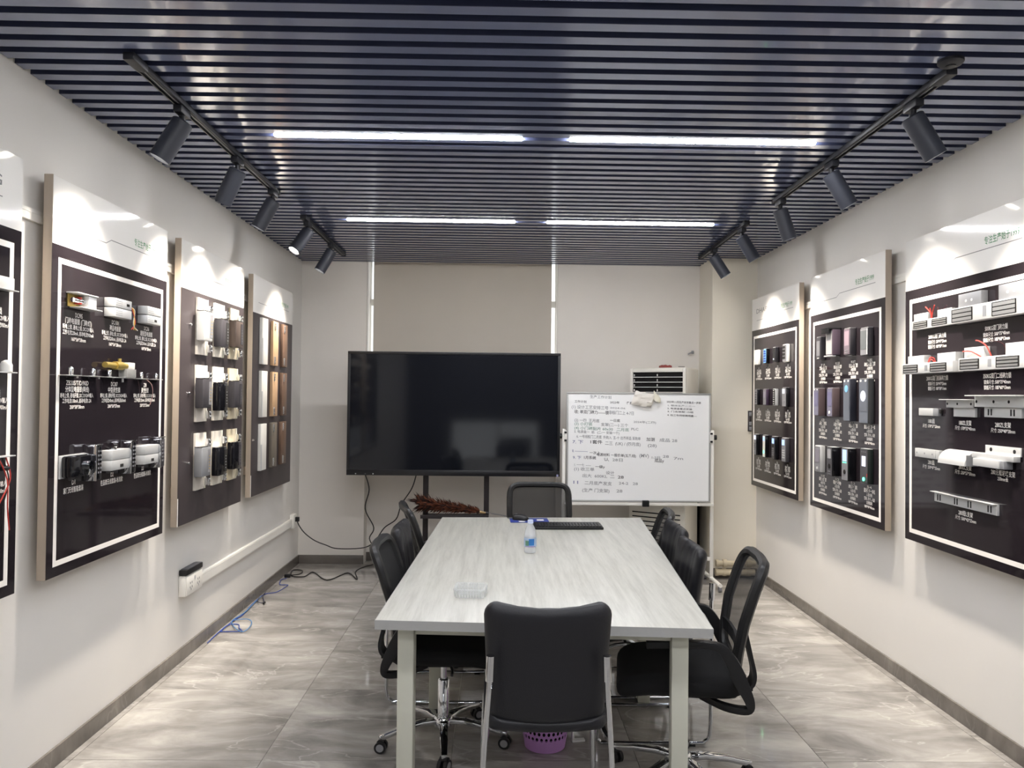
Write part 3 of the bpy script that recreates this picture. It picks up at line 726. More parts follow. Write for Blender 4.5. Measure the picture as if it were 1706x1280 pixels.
# ================================================================ whiteboard, air conditioner, corner
def build_whiteboard():
    Y = 6.42
    t = thing('whiteboard', 'mobile whiteboard covered with handwritten notes on a white tube stand', 'whiteboard', (1.17, Y, 0))
    x0, x1, z0, z1 = -0.588, 0.592, 0.700, 1.585
    bd = MB().box(x0, x1, 0, 0.018, z0, z1).build('board', WBOARD, t)
    m = MB(); f = 0.014
    m.box(x0-f, x1+f, -0.006, 0.024, z1, z1+f).box(x0-f, x1+f, -0.006, 0.024, z0-f, z0).box(x0-f, x0, -0.006, 0.024, z0, z1).box(x1, x1+f, -0.006, 0.024, z0, z1)
    m.build('frame', WBFRAME, t, bevel=0.002)
    m = MB().box(x0-0.03, x1+0.03, -0.055, -0.006, z0-0.036, z0-0.026).box(x0-0.03, x1+0.03, -0.058, -0.052, z0-0.036, z0-0.012)
    m.build('pen_tray', WHITEP, t, bevel=0.002)
    for s, x in ((-1, x0-0.035), (1, x1+0.030)):
        MB().box(x-0.014, x+0.014, 0.0, 0.028, 0.04, 1.29).build('post', WHITEP, t, bevel=0.003)
        m = MB().cyl((x+s*0.016, 0.012, 1.23), (x+s*0.036, 0.012, 1.23), 0.022, n=14)
        m.build('clamp_knob', PLASTIC, t, smooth=True)
        h = MB().box(x-s*0.012-0.012, x-s*0.012+0.012, -0.012, 0.0, 1.185, 1.275).build('hinge', WHITEP, t, bevel=0.003)
        for z in (1.195, 1.262): MB().cbox((x-s*0.012, -0.014, z), (0.02, 0.006, 0.016)).build('hinge_cap', PLASTIC, h)
        ft = MB().tube([(x, -0.26, 0.055), (x, 0.24, 0.055)], 0.016, 10).build('foot', WHITEP, t, smooth=True)
        for yy in (-0.24, 0.22):
            m = MB().cyl((x-0.012, yy, 0.022), (x+0.012, yy, 0.022), 0.022, n=14).cyl((x, yy, 0.022), (x, yy, 0.045), 0.006)
            m.build('caster', GREYP, ft, smooth=True)
    MB().box(x0-0.03, x1+0.03, 0.004, 0.024, 0.20, 0.23).build('stretcher', WHITEP, t, bevel=0.002)
    # handwriting
    rnd = random.Random(3)
    def line(txt, px, py, wpx, ink, size=0.03, sl=-0.03):
        m = MB(); x = x0+(px-946)/238*1.18; z = z1-(py-657)/176*0.885
        put_text(m, txt, x, -0.0012, z, size, 'LEFT', wpx/238*1.18, sl)
        m.build('handwriting', INKS[ink], bd)
    L_ = [('生产工作计划', 982, 662, 36, 1, .028), ('工作计划', 956, 670, 20, 0, .022), ('2023年', 1016, 671, 16, 0, .022), ('任务', 1044, 672, 10, 0, .026),
          ('(1) 设计工艺安排三号', 951, 679, 62, 1, .034), ('2024-06', 1016, 680, 26, 1, .018), ('收: 单双门磁力——锁', 956, 687, 58, 0, .034), ('非标门二上 4-7日', 1014, 688, 42, 1, .034),
          ('(2) 一四  王月底', 956, 701, 42, 1, .030), ('一日底', 1016, 701, 17, 0, .026), ('2024年(二四)', 1056, 703, 38, 1, .022),
          ('(3) 小灯锁', 956, 707, 30, 3, .030), ('支架(二—) 三个', 1001, 708, 46, 1, .030), ('(4) 小门磁贴片 60x30   二月底', 956, 714, 92, 3, .030), ('PLC', 1052, 715, 12, 1, .028),
          ('5. 电源盒一  纸   (二-一 安装一个)', 956, 720, 76, 1, .026), ('6. 一号线板门二月底  外购入  五-十 出齐样品 采购单', 960, 728, 108, 1, .030), ('加测', 1078, 732, 14, 0, .032), ('成品 28', 1100, 733, 30, 1, .032),
          ('7. 下', 953, 737, 18, 2, .034), ('1套件', 982, 737, 20, 0, .034), ('二三  (UK) / (四月底)', 1008, 739, 60, 1, .034), ('(28)', 1080, 742, 15, 1, .034),
          ('8. —————', 953, 752, 26, 2, .03), ('一次上', 982, 755, 18, 0, .026), ('电源材料 一报价单(五条线)', 994, 758, 66, 0, .028), ('(MV)', 1066, 759, 16, 1, .040), ('1-2日', 1086, 762, 14, 1, .026), ('成品y', 1092, 767, 16, 0, .034), ('28', 1106, 760, 10, 1, .03), ('7m', 1124, 763, 16, 1, .03),
          ('9. 下', 954, 763, 14, 2, .03), ('1月系统', 972, 763, 20, 0, .030), ('认  28日', 1006, 766, 32, 1, .030),
          ('1. 一一七  ——', 956, 775, 28, 1, .026), ('一级y', 992, 778, 16, 0, .026), ('(1) 收三单', 956, 782, 34, 1, .032), ('设计', 1010, 788, 14, 1, .030), ('出大  600KL  二', 970, 793, 54, 1, .032), ('28', 1030, 795, 10, 0, .034),
          ('11', 953, 804, 8, 2, .036), ('二月底产发支', 974, 805, 46, 1, .034), ('24-2   28', 1032, 805, 32, 1, .030), ('(生产 门支架)', 970, 817, 46, 1, .034), ('28', 1028, 818, 10, 1, .034),
          ('2023年11月生产安排重点一览表', 1112, 669, 58, 0, .020), ('1. 锁体生产二三一', 1113, 675, 46, 1, .016), ('2. 电源盒重点安装', 1113, 680, 42, 0, .016), ('3. 门支架配 15组', 1113, 685, 44, 0, .016), ('4. 出三车间组装线盒—', 1113, 691, 50, 0, .018)]
    for txt, px, py, wpx, ink, sz in L_: line(txt, px, py, wpx, ink, sz)
    e = thing('board_eraser', 'black board eraser sitting on the whiteboard pen tray', 'eraser', (1.22, Y-0.0765, 0.658))
    MB().box(-0.027, 0.027, -0.012, 0.018, 0.0, 0.052).build('eraser_body', PLASTIC, e, bevel=0.004)
    MB().box(-0.027, 0.027, -0.018, -0.012, 0.003, 0.048).build('felt', FABRIC, e, bevel=0.002)
    p = thing('tissue_pack', 'crumpled white tissue pack hanging over the whiteboard top edge', 'tissue pack', (1.205, Y-0.022, 1.50))
    rnd = random.Random(5); nz = [[rnd.uniform(-.006, .006) for _ in range(9)] for _ in range(9)]
    def fr(s, t_):
        i, j = int((s+1)*4), int((t_+1)*4); n_ = nz[min(i, 8)][min(j, 8)]
        return Vector((s*0.085+0.02*t_, -0.014*sqrt(max(0, 1-max(abs(s), abs(t_))**4))-0.004+n_*0.8, t_*0.055+0.045-0.012*s+n_))
    def bk(s, t_): return Vector((s*0.085+0.02*t_, 0.004+0.012*sqrt(max(0, 1-max(abs(s), abs(t_))**4)), t_*0.055+0.045-0.012*s))
    MB().shell(fr, bk, 10, 8).build('pack', mat('tissue_white', (226, 222, 214), 0.8), p, smooth=True)
    nz2 = [rnd.uniform(-.006, .006) for _ in range(99)]
    MB().shell(lambda s, t_: Vector((0.115+s*0.028, -0.012-0.008*cos(s*2), 0.055+t_*0.03*(1-0.3*s)-0.02*s+nz2[int((s+1)*4+(t_+1)*12)])),
               lambda s, t_: Vector((0.115+s*0.028, 0.006, 0.055+t_*0.03*(1-0.3*s)-0.02*s)), 5, 5).build('loose_tissue', mat('tissue_cream', (220, 216, 200), 0.85), p, smooth=True)
build_whiteboard()

def build_aircon():
    t = thing('air_conditioner', 'cream floor-standing air conditioner behind the whiteboard', 'air conditioner', (1.47, 6.83, 0), radians(-33))
    W, D, Hh = 0.26, 0.165, 1.822
    m = MB(); m.box(-W, W, -D+0.02, D, 0.03, Hh); m.build('cabinet', ACW, t, bevel=0.018, seg=3)
    MB().box(-W+0.02, W-0.02, -D+0.05, D-0.03, 0, 0.03).build('plinth', GREYP, t)
    # upper front: outlet
    fr = MB().box(-W+0.006, W-0.006, -D, -D+0.02, 1.52, Hh-0.012)
    o = MB().box(-W+0.004, -W+0.030, -D, -D+0.03, 1.50, Hh-0.01).box(W-0.030, W-0.004, -D, -D+0.03, 1.50, Hh-0.01).box(-W+0.03, W-0.03, -D, -D+0.03, Hh-0.04, Hh-0.01).box(-W+0.03, W-0.03, -D, -D+0.03, 1.50, 1.53)
    ou = o.build('outlet_frame', ACW, t, bevel=0.003)
    MB().box(-W+0.03, W-0.03, -D+0.015, -D+0.02, 1.53, Hh-0.04).build('outlet_cavity', DARK, ou)
    for k in range(5):
        z = 1.560+k*0.044
        MB().box(-W+0.03, W-0.03, -D-0.002, -D+0.006, z, z+0.005).build('vane', WHITEP, ou)
    for x in (-W+0.045, 0.0):
        for k in range(5): MB().cbox((x, -D+0.002, 1.580+k*0.044), (0.006, 0.01, 0.018)).build('deflector', WHITEP, ou)
    MB().box(-W+0.004, W-0.004, -D, -D+0.02, 0.62, 1.50).build('front_panel', ACW, t, bevel=0.004)
    lo = MB().box(-W+0.004, W-0.004, -D+0.004, -D+0.02, 0.05, 0.62).build('intake_panel', ACW, t, bevel=0.003)
    for k in range(11):
        z = 0.545-k*0.038
        MB().box(-W+0.035, W-0.045, -D+0.002, -D+0.006, z, z+0.010).build('intake_slot', DARK, lo)
    a = thing('red_packet', 'crumpled red and brown packet lying on top of the air conditioner', 'packet', (1.47, 6.78, Hh+0.0))
    rnd = random.Random(9); ns = [rnd.uniform(0, .012) for _ in range(200)]
    MB().shell(lambda s, t_: Vector((s*0.05, t_*0.03, 0.022+ns[int((s+1)*3)*7+int((t_+1)*3)]-0.012*max(abs(s), abs(t_))**2)),
               lambda s, t_: Vector((s*0.052, t_*0.032, 0.002)), 6, 6).build('wrapper', mat('packet_red', (140, 62, 56), 0.5), a)
    a = thing('paper_scrap', 'pale folded paper scrap beside the red packet on the air conditioner', 'paper', (1.585, 6.79, Hh))
    MB().prism([(-0.045, -0.02), (0.05, -0.025), (0.04, 0.03), (-0.05, 0.02)], 0.001, 0.010).build('folded_sheet', mat('paper_pale', (214, 204, 196), 0.8), a)
    MB().prism([(0.0, -0.01), (0.055, -0.015), (0.045, 0.02), (0.005, 0.02)], 0.010, 0.016).build('dark_slip', DKGREY, a)
    for z, y, nm in ((0.135, 6.640, 'upper'), (0.055, 6.650, 'lower')):
        p = thing('floor_pipe', 'beige heating pipe along the foot of the cream column, '+nm+' of two', 'pipe', (1.90, y, z), 0, 'beige pipes at the column foot')
        MB().cyl((0.0, 0, 0), (XR-0.03-1.90, 0, 0), 0.022 if nm == 'upper' else 0.028, n=14).build('pipe_run', BEIGEPIPE, p, smooth=True)
        for xa, xb in ((0.05, 0.08), (0.25, 0.29)): MB().cyl((xa, 0, 0), (xb, 0, 0), 0.033, n=14).build('collar', BEIGEPIPE, p, smooth=True)
        MB().box(0.12, 0.14, 0.01, 6.6875-y, -0.008, 0.008).build('bracket', GREYP, p)
        MB().cyl((-0.012, 0, 0), (0.012, 0, 0), 0.031, n=14).build('end_cap', BEIGEPIPE, p, smooth=True)
    p = thing('insulated_pipe', 'dark insulated pipe standing between the air conditioner and the column', 'pipe', (1.815, 7.06, 0))
    MB().cyl((0, 0, 0), (0, 0, 0.86), 0.040, n=14).build('insulation', DARK, p, smooth=True)
    MB().cyl((0, 0, 0.86), (0, 0, 0.90), 0.024, n=12).build('pipe_end', GREYP, p, smooth=True)
    p = thing('switch_plate', 'narrow grey switch plate on the cream column beside the card reader board', 'switch', (2.205, 6.70, 1.365))
    MB().box(-0.027, 0.03, -0.012, 0, -0.092, 0.088).build('plate', DKGREY, p, bevel=0.003)
    for k in range(4): MB().box(-0.018, 0.026, -0.016, -0.012, -0.084+k*0.042, -0.050+k*0.042).build('rocker', ALUG if k != 2 else BOARDM, p, bevel=0.002)
    p = thing('wall_hook', 'tiny grey hook on the back wall above the air conditioner', 'hook', (1.80, YB, 1.975))
    MB().tube(smooth_path([(0, 0, 0.01), (0, -0.02, 0.01), (-0.03, -0.035, 0.0), (-0.05, -0.03, -0.01)], 4), 0.006, 6).build('hook_wire', ALUG, p, smooth=True)
    MB().box(-0.012, 0.012, -0.004, 0, -0.005, 0.025).build('hook_plate', ALUG, p)
build_aircon()

# ================================================================ things on and under the table
TZ = 0.75
def table_things():
    a = thing('glass_ashtray', 'square clear glass ashtray near the front table edge', 'ashtray', (-0.105, 3.135, TZ+0.0005), radians(-4))
    w, wi, h = 0.066, 0.054, 0.034
    m = MB()
    def ring(r, z, k): return [(sx*r*(1 if i % 2 else 0.93), sy*r*(1 if i % 2 == 0 else 0.93), z) for i, (sx, sy) in enumerate([])]
    def rr(r, z, c=0.012):
        P = []
        for sx, sy in ((1, 1), (-1, 1), (-1, -1), (1, -1)):
            for k in range(4):
                an = (k/3)*pi/2 + {(1,1): 0, (-1,1): pi/2, (-1,-1): pi, (1,-1): 1.5*pi}[(sx, sy)]
                P.append((sx*(r-c)+c*cos(an), sy*(r-c)+c*sin(an), z))
        return P
    rings = [rr(w*0.86, 0), rr(w, h), rr(wi, h), rr(wi*0.84, 0.010)]
    vs_ = [p for r in rings for p in r]; n = 16; fs_ = []
    for i in range(3): fs_ += [(i*n+k, i*n+(k+1)%n, (i+1)*n+(k+1)%n, (i+1)*n+k) for k in range(n)]
    fs_ += [tuple(range(n-1, -1, -1)), tuple(range(3*n, 4*n))]
    m.add(vs_, fs_).build('dish', GLASSY, a)
    m = MB()
    for sx, sy in ((1,0), (-1,0), (0,1), (0,-1)):
        for k in range(-4, 5):
            p = Vector((sx*w*0.965+(k*0.011 if sy else 0), sy*w*0.965+(k*0.011 if sx else 0), 0.004))
            m.cyl(p-Vector((sx, sy, 0))*w*0.08, p+Vector((0, 0, h-0.008)), 0.0028, n=6)
    m.build('cut_ribs', GLASSY, a, smooth=True)
    b = thing('water_bottle', 'small clear plastic water bottle with a blue label', 'bottle', (0.170, 3.985, TZ+0.0005))
    MB().lathe([(0.024, 0), (0.031, 0.004), (0.032, 0.02), (0.030, 0.03), (0.032, 0.04), (0.032, 0.085), (0.031, 0.095), (0.025, 0.125), (0.014, 0.148), (0.0125, 0.156)], n=24).build('bottle_body', PET, b, smooth=True)
    MB().lathe([(0.0145, 0.152), (0.0145, 0.168), (0.013, 0.170)], n=18).build('cap', mat('cap_pale_blue', (190, 200, 228), 0.4), b, smooth=True)
    lb = MB().lathe([(0.0325, 0.034), (0.0325, 0.078)], n=24, cap=False).build('label', mat('bottle_label', (176, 196, 222), 0.4), b, smooth=True)
    def patch(nm, a0, a1, z0, z1, mm):
        P = []; n_ = 8
        for k in range(n_+1):
            an = a0+(a1-a0)*k/n_
            P += [(0.0331*cos(an), 0.0331*sin(an), z0), (0.0331*cos(an), 0.0331*sin(an), z1)]
        MB().add(P, [(2*k, 2*k+2, 2*k+3, 2*k+1) for k in range(n_)]).build(nm, mm, lb)
    patch('blue_emblem', radians(-105), radians(-55), 0.042, 0.076, mat('label_blue', (52, 122, 196), 0.4))
    patch('green_emblem', radians(-140), radians(-105), 0.040, 0.066, mat('label_green', (96, 140, 120), 0.4))
    patch('violet_band', radians(-140), radians(-40), 0.034, 0.038, mat('label_violet', (138, 116, 170), 0.4))
    k = thing('keyboard', 'black computer keyboard on the far end of the table', 'keyboard', (0.43, 4.75, TZ+0.0005), radians(1.5))
    mm = MB(); mm.T = Matrix.Rotation(radians(3), 4, 'X')
    mm.box(-0.215, 0.215, -0.070, 0.070, 0.003, 0.018).build('keyboard_case', PLASTIC, k, bevel=0.004)
    MB().box(-0.2, 0.2, -0.06, -0.05, 0, 0.004).box(-0.2, 0.2, 0.05, 0.06, 0, 0.008).build('rubber_feet', FABRIC, k)
    mm = MB(); mm.T = Matrix.Rotation(radians(3), 4, 'X')
    for r in range(6):
        for c in range(21):
            x = -0.2+c*0.0193
            if r == 0 and 3 < c < 9: continue
            mm.box(x, x+0.0165, -0.062+r*0.0205, -0.062+r*0.0205+0.0175, 0.018, 0.024)
    mm.box(-0.2+4*0.0193, -0.2+8.85*0.0193, -0.062, -0.0445, 0.018, 0.024)
    o = mm.build('keys', PLASTIC, k); o['kind'] = 'stuff'
    mm = MB(); mm.T = Matrix.Rotation(radians(3), 4, 'X')
    for r in range(1, 6):
        for c in range(8, 21):
            x = -0.2+c*0.0193; y = -0.062+r*0.0205
            mm.box(x+0.004, x+0.010, y+0.006, y+0.012, 0.024, 0.0243)
    o = mm.build('key_legends', GREYP, k); o['kind'] = 'stuff'
    bk = thing('blue_booklet', 'dark blue printed booklet lying under the mouse', 'booklet', (0.205, 5.02, TZ), radians(2))
    MB().box(-0.125, 0.125, -0.09, 0.075, 0.0003, 0.004).build('cover', BLUEP, bk, bevel=0.001)
    MB().box(0.05, 0.095, -0.03, 0.02, 0.004, 0.0044).build('white_panel', PRINTW, bk)
    MB().lathe([(0.022, 0.004), (0.022, 0.0044)], (-0.05, -0.065, 0), n=20).build('white_logo', PRINTW, bk)
    m = MB()
    for i in range(5): m.box(-0.11+0.02*(i % 2), -0.03+0.01*i, 0.02+i*0.008, 0.0235+i*0.008, 0.004, 0.0044)
    m.build('print_lines', LIGHTBLUE, bk)
    ms = thing('computer_mouse', 'black computer mouse resting on the blue booklet', 'mouse', (0.150, 5.02, TZ+0.0045), radians(70))
    MB().shell(lambda s, t_: Vector((s*half_w(t_, 0.031, 0.055, 0.03), t_*0.055, 0.003+0.033*sqrt(max(0, 1-(0.9*s)**2))*sqrt(max(0, 1-(0.8*t_-0.15)**2)))),
               lambda s, t_: Vector((s*half_w(t_, 0.031, 0.055, 0.03), t_*0.055, 0.0)), 12, 14).build('mouse_shell', PLASTIC, ms, smooth=True)
    MB().cyl((-0.004, 0.03, 0.031), (0.004, 0.03, 0.031), 0.008, n=12).build('scroll_wheel', GREYP, ms, smooth=True)
    MB().tube(smooth_path([(0, 0.055, 0.006), (0.01, 0.09, 0.003), (0.04, 0.10, 0.003), (0.05, 0.07, 0.003)], 5), 0.0018, 5).build('mouse_cord', BLACKCABLE, ms, smooth=True)
    # bin with rows of holes
    b = thing('waste_bin', 'purple perforated plastic waste bin under the table', 'bin', (0.222, 3.46, 0))
    r0, r1, Hh = 0.092, 0.122, 0.26; N = 30
    rad = lambda z: r0+(r1-r0)*z/Hh
    def P(an, z, o=0): r = rad(z)-o; return (r*cos(an), r*sin(an), z)
    m = MB()
    m.lathe([(0.002, 0.004), (r0-0.004, 0.004), (rad(0.05), 0.05)], n=N, cap=False)
    m.lathe([(r0-0.012, 0.0), (r0-0.002, 0.002), (rad(0.052), 0.052)], n=N*2, cap=True)
    rows_ = [(0.05+k*0.0255, 0.05+(k+1)*0.0255) for k in range(7)]
    for ri, (za, zb) in enumerate(rows_):
        for c in range(N):
            a0, a1 = 2*pi*(c+0.5*(ri % 2))/N, 2*pi*(c+1+0.5*(ri % 2))/N; am = (a0+a1)/2; zm = (za+zb)/2
            sq = [(a0,za),(am,za),(a1,za),(a1,zm),(a1,zb),(am,zb),(a0,zb),(a0,zm)]
            oc = []
            for (an, z) in sq:
                dx, dz = (an-am)/(a1-a0)*2, (z-zm)/(zb-za)*2; l = math.hypot(dx, dz)
                oc.append((am+dx/l*0.62*(a1-a0)/2, zm+dz/l*0.66*(zb-za)/2))
            vs_ = [P(*q) for q in sq]+[P(*q) for q in oc]
            m.add(vs_, [(i, (i+1)%8, 8+(i+1)%8, 8+i) for i in range(8)])
    m.build('basket', PURPLE, b)
    m = MB(); zt = rows_[-1][1]
    m.lathe([(rad(zt), zt), (r1, Hh-0.006), (r1+0.006, Hh), (r1-0.004, Hh), (rad(zt)-0.002, zt)], n=N*2, cap=False).build('rim', PURPLE, b, smooth=True)
    MB().shell(lambda s, t_: Vector((s*0.085, t_*0.085*sqrt(1-0.5*s*s), 0.11+0.02*sin(5*s)*cos(4*t_))), lambda s, t_: Vector((s*0.07, t_*0.07*sqrt(1-0.5*s*s), 0.012)), 8, 8).build('bin_liner', DARK, b, smooth=True)
    c = thing('plastic_corner', 'small white L-shaped plastic piece on the floor beside the purple bin', 'plastic piece', (0.375, 3.50, 0), radians(10))
    MB().box(-0.03, 0.03, -0.012, 0.012, 0, 0.010).build('flat_leg', WHITEP, c, bevel=0.002)
    MB().box(-0.03, -0.02, -0.012, 0.012, 0.010, 0.055).build('upright_leg', WHITEP, c, bevel=0.002)
table_things()

# ================================================================ display boards
BW, BZ0, BZ1, BHD = 1.04, 0.82, 2.41, 2.14      # board width, bottom, top, lower edge of the header
OUT, TH = 0.08, 0.037                           # distance of the face from the wall, board thickness
def board(side, y0, label, border=True, face=None, logo=None):
    rz = pi/2 if side < 0 else -pi/2
    t = thing('display_board', label, 'display board', (XL if side < 0 else XR, y0, 0), rz, 'product display boards on the walls')
    MB().box(0, BW, -OUT+0.0015, -OUT+TH, BZ0, BZ1).build('board_core', CHAMP, t, bevel=0.002)
    MB().box(0.002, BW-0.002, -OUT, -OUT+0.0015, BHD, BZ1-0.002).build('header_panel', BOARDW, t)
    MB().box(0.002, BW-0.002, -OUT, -OUT+0.0015, BZ0+0.002, BHD).build('black_panel', face or BOARDB, t)
    for u in (0.12, BW-0.12):
        for z in (1.0, 2.24): MB().box(u-0.03, u+0.03, -OUT+TH, -0.0005 if z < 2 else -0.0188, z-0.03, z+0.03).build('mount_block', CHAMP, t)
    e = -OUT-0.0006
    if border:
        a, b, c, d, w_ = 0.045, BW-0.045, 0.862, 2.090, 0.022
        MB().box(a, b, e, -OUT, d-w_, d).box(a, b, e, -OUT, c, c+w_).box(a, a+w_, e, -OUT, c+w_, d-w_).box(b-w_, b, e, -OUT, c+w_, d-w_).build('white_border', PRINTW, t)
    m = MB(); put_text(m, '专注生产始于1999', 0.79, e, 2.275, 0.040, 'CENTER', 0.235)
    m.build('header_slogan', PRINTG, t)
    m = MB(); h = 0.0018
    m.box(0.455, 0.925, e, -OUT, 2.239, 2.239+h*2).box(0.12, 0.41, e, -OUT, 2.218, 2.218+h*2)
    m.add([(0.41, e, 2.218), (0.455, e, 2.239), (0.455, e, 2.239+2*h), (0.41, e, 2.218+2*h)], [(0,1,2,3)])
    m.build('header_line', PRINTD, t)
    if logo:
        m = MB(); put_text(m, logo[0], logo[1], e, 2.295, 0.055, 'CENTER', logo[2]); m.build('header_logo', PRINTD, t)
    return t
def caption(bd, u, zs, lines):
    """zs: heights of the lines; lines: (text, width)"""
    m = MB()
    for z, (txt, wd) in zip(zs, lines):
        put_text(m, txt, u, -OUT-0.0006, z, 0.027 if wd > 0 else 0.0215, 'CENTER', abs(wd))
    m.build('caption', PRINTW, bd)
def dev(bd, u, z, name, label, cat, group):
    """a product fixed to the board: local x along the board, -y out of the board, z up"""
    o = thing(name, label, cat, (0,0,0), bd.rotation_euler[2], group)
    s_ = 1 if bd.rotation_euler[2] > 0 else -1
    o.location = (bd.location[0]+s_*(OUT+0.0008), bd.location[1]+s_*u, z)
    return o
def bx(t, nm, m, x0, x1, p0, p1, z0, z1, bevel=0.002):
    return MB().box(x0, x1, -p1, -p0, z0, z1).build(nm, m, t, bevel=bevel)
ORD = ['first', 'second', 'third', 'fourth']
ROW = ['top', 'middle', 'bottom']

for side, x in ((-1, XL), (1, XR)):
    t = thing('hanging_rail', 'thin white rail on the wall carrying the '+('lock' if side < 0 else 'reader')+' display boards', 'rail', (x, 4.2, 2.22), pi/2 if side < 0 else -pi/2)
    a, b = (-2.3, 2.25) if side < 0 else (-2.3, 1.2)
    MB().box(a, b, -0.016, -0.0005, 0, 0.045).build('rail_bar', WHITEP, t, bevel=0.002)
    MB().box(a, b, -0.018, -0.016, 0.030, 0.045).build('rail_hook', WHITEP, t)

L1 = board(-1, 1.80, 'lock display board at the door end of the wall, red wires hanging', logo=('LOCKING', 0.755, 0.33))
L2 = board(-1, 3.03, 'black display board of silver rim locks and electric bolts with white captions')
L3 = board(-1, 4.25, 'charcoal display board with nine glass door clamp locks', border=False, face=BOARDM)
L4 = board(-1, 5.49, 'charcoal display board with nine white, tan and brown door strips', border=False, face=BOARDM)
R1 = board(1, 6.595, 'black display board of twelve small card readers beside the cream column', logo=('DHAP', 0.24, 0.26))
R2 = board(1, 5.345, 'black display board of twelve large face and keypad terminals')
R3 = board(1, 4.09, 'black display board of silver magnetic locks and brackets')

# ---- board of rim locks
Z1_ = (1.872, 1.845, 1.82, 1.797, 1.772); Z2_ = (1.592, 1.565, 1.54, 1.518, 1.493); Z3_ = (1.182, 1.152)
SP = lambda a, b, c: [(a, 0.20), (b, -0.24), (c, -0.12)]
caption(L2, 0.20, Z1_, [('DC995', 0.055), ('门磁电插锁 (门磁/灯)', 0.20)]+[('断电上锁, 通电上锁, DC12V输入', -0.235), ('工作电流220mA, 启动电流900mA', -0.235), ('160*36*28mm', -0.11)])
caption(L2, 0.505, Z1_, [('DC108M', 0.065), ('磁品电插锁', 0.10), ('断电上锁, 通电上锁, DC12V/24V输入', -0.235), ('工作电流200mA, 启动电流1.2A', -0.21), ('160*36*28mm', -0.11)])
caption(L2, 0.815, Z1_, [('DC206', 0.055), ('超短型电插锁', 0.13), ('断电上锁, 通电上锁, DC12V/24V输入', -0.235), ('工作电流200mA, 启动电流1.2A', -0.21), ('160*36*28mm', -0.10)])
caption(L2, 0.20, Z2_, [('ZB20S/T/D/90D', 0.17), ('分体型电插锁(两线)', 0.18), ('断电上锁, 通电开锁, DC12V/24V输入', -0.25), ('工作电流130mA, 启动电流1.2A', -0.22), ('200*38*38mm', -0.11)])
caption(L2, 0.505, Z2_, [('DC307', 0.06), ('中型灵性锁', 0.11), ('断电上锁, 通电开锁, DC12V/24V输入', -0.24), ('工作电流240mA, 启动电流650mA', -0.22), ('206*36*27mm', -0.11)])
caption(L2, 0.81, Z2_, [('Z8', 0.03), ('灵性锁', 0.08), ('断电上锁, 通电开锁, DC12V/24V输入', -0.235), ('工作电流120mA, 启动电流600mA', -0.22), ('200*32*25mm', -0.10)])
caption(L2, 0.185, Z3_, [('D1', 0.025), ('家门无线智能套装', 0.15)])
caption(L2, 0.50, Z3_, [('D2', 0.025), ('铁品锁无线套装-标准款', 0.20)])
caption(L2, 0.80, Z3_, [('D3', 0.022), ('铁品锁无线套装-标准款', 0.18)])
GL = 'locks on the rim lock board'
def wire(t, pts, m, r=0.0022, nm='wire'): return MB().tube(smooth_path(pts, 5), r, 5).build(nm, m, t, smooth=True)
t = dev(L2, 0.185, 1.93, 'bracket_lock', 'silver open bracket lock with bolt, beside the two-block silver locks', 'lock', GL)
bx(t, 'top_plate', ALU, -0.085, 0.075, 0, 0.05, 0.026, 0.031); bx(t, 'bottom_plate', ALU, -0.06, 0.10, 0, 0.055, -0.031, -0.026)
bx(t, 'lock_case', ALU, 0.01, 0.075, 0.0, 0.042, -0.026, 0.026, 0.004); bx(t, 'back_plate', BRASS, -0.075, 0.01, 0, 0.003, -0.026, 0.026)
MB().cyl((-0.075, -0.022, 0), (0.01, -0.022, 0), 0.010, n=14).build('bolt', CHROME, t, smooth=True)
bx(t, 'bolt_guide', RED, -0.03, -0.018, 0.004, 0.03, -0.014, 0.016)
for k, (u, lab) in enumerate(((0.485, 'silver two-block rim lock with yellow and red wires hanging'), (0.80, 'silver two-block rim lock without wires near the board edge'))):
    t = dev(L2, u, 1.935, 'rim_lock', lab, 'lock', GL)
    for z0, nm in ((0.002, 'upper_block'), (-0.042, 'lower_block')):
        o = MB().prism([(-0.085, 0), (-0.085, -0.022), (-0.072, -0.045), (0.078, -0.045), (0.085, -0.038), (0.085, 0)], z0, z0+0.040).build(nm, ALU, t, bevel=0.002)
        for q in range(3): MB().box(-0.066, -0.01, -0.0458, -0.0448, z0+0.009+q*0.009, z0+0.011+q*0.009).build('groove', ALUG, o)
    bx(t, 'badge', DARK, 0.03, 0.055, 0.0448, 0.0462, 0.014, 0.026, 0) if k == 0 else bx(t, 'badge', DARK, 0.0, 0.025, 0.0448, 0.0462, -0.03, -0.018, 0)
    if k == 0:
        for q, mm in enumerate((RED, YELLOW, YELLOW, mat('white_wire', (220, 214, 200), 0.5))):
            wire(t, [(0.085, -0.03, 0.03-q*0.004), (0.105+q*0.008, -0.035, 0.005), (0.125-q*0.006, -0.04, -0.05-q*0.004), (0.10+q*0.02, -0.035, -0.085)], mm)
GB = 'electric bolts on the rim lock board'
t = dev(L2, 0.20, 1.625, 'bolt_lock', 'pair of slim electric bolts with upright pins beside the brass lock', 'lock', GB)
for dx in (-0.085, 0.085):
    o = bx(t, 'face_plate', STEEL, dx-0.06, dx+0.06, 0, 0.034, -0.004, 0.0)
    MB().lathe([(0.011, 0), (0.011, 0.024), (0.009, 0.030), (0.004, 0.033)], (dx-0.005, -0.02, 0), n=14).build('bolt_pin', CHROME, o, smooth=True)
    MB().cyl((dx+0.045, -0.02, -0.004), (dx+0.045, -0.02, -0.012), 0.004, n=8).build('screw', STEEL, o)
t = dev(L2, 0.505, 1.625, 'brass_cylinder_lock', 'brass cylinder lock with a clear case, between the slim electric bolts', 'lock', GB)
bx(t, 'face_plate', STEEL, -0.13, 0.13, 0, 0.034, -0.004, 0.0)
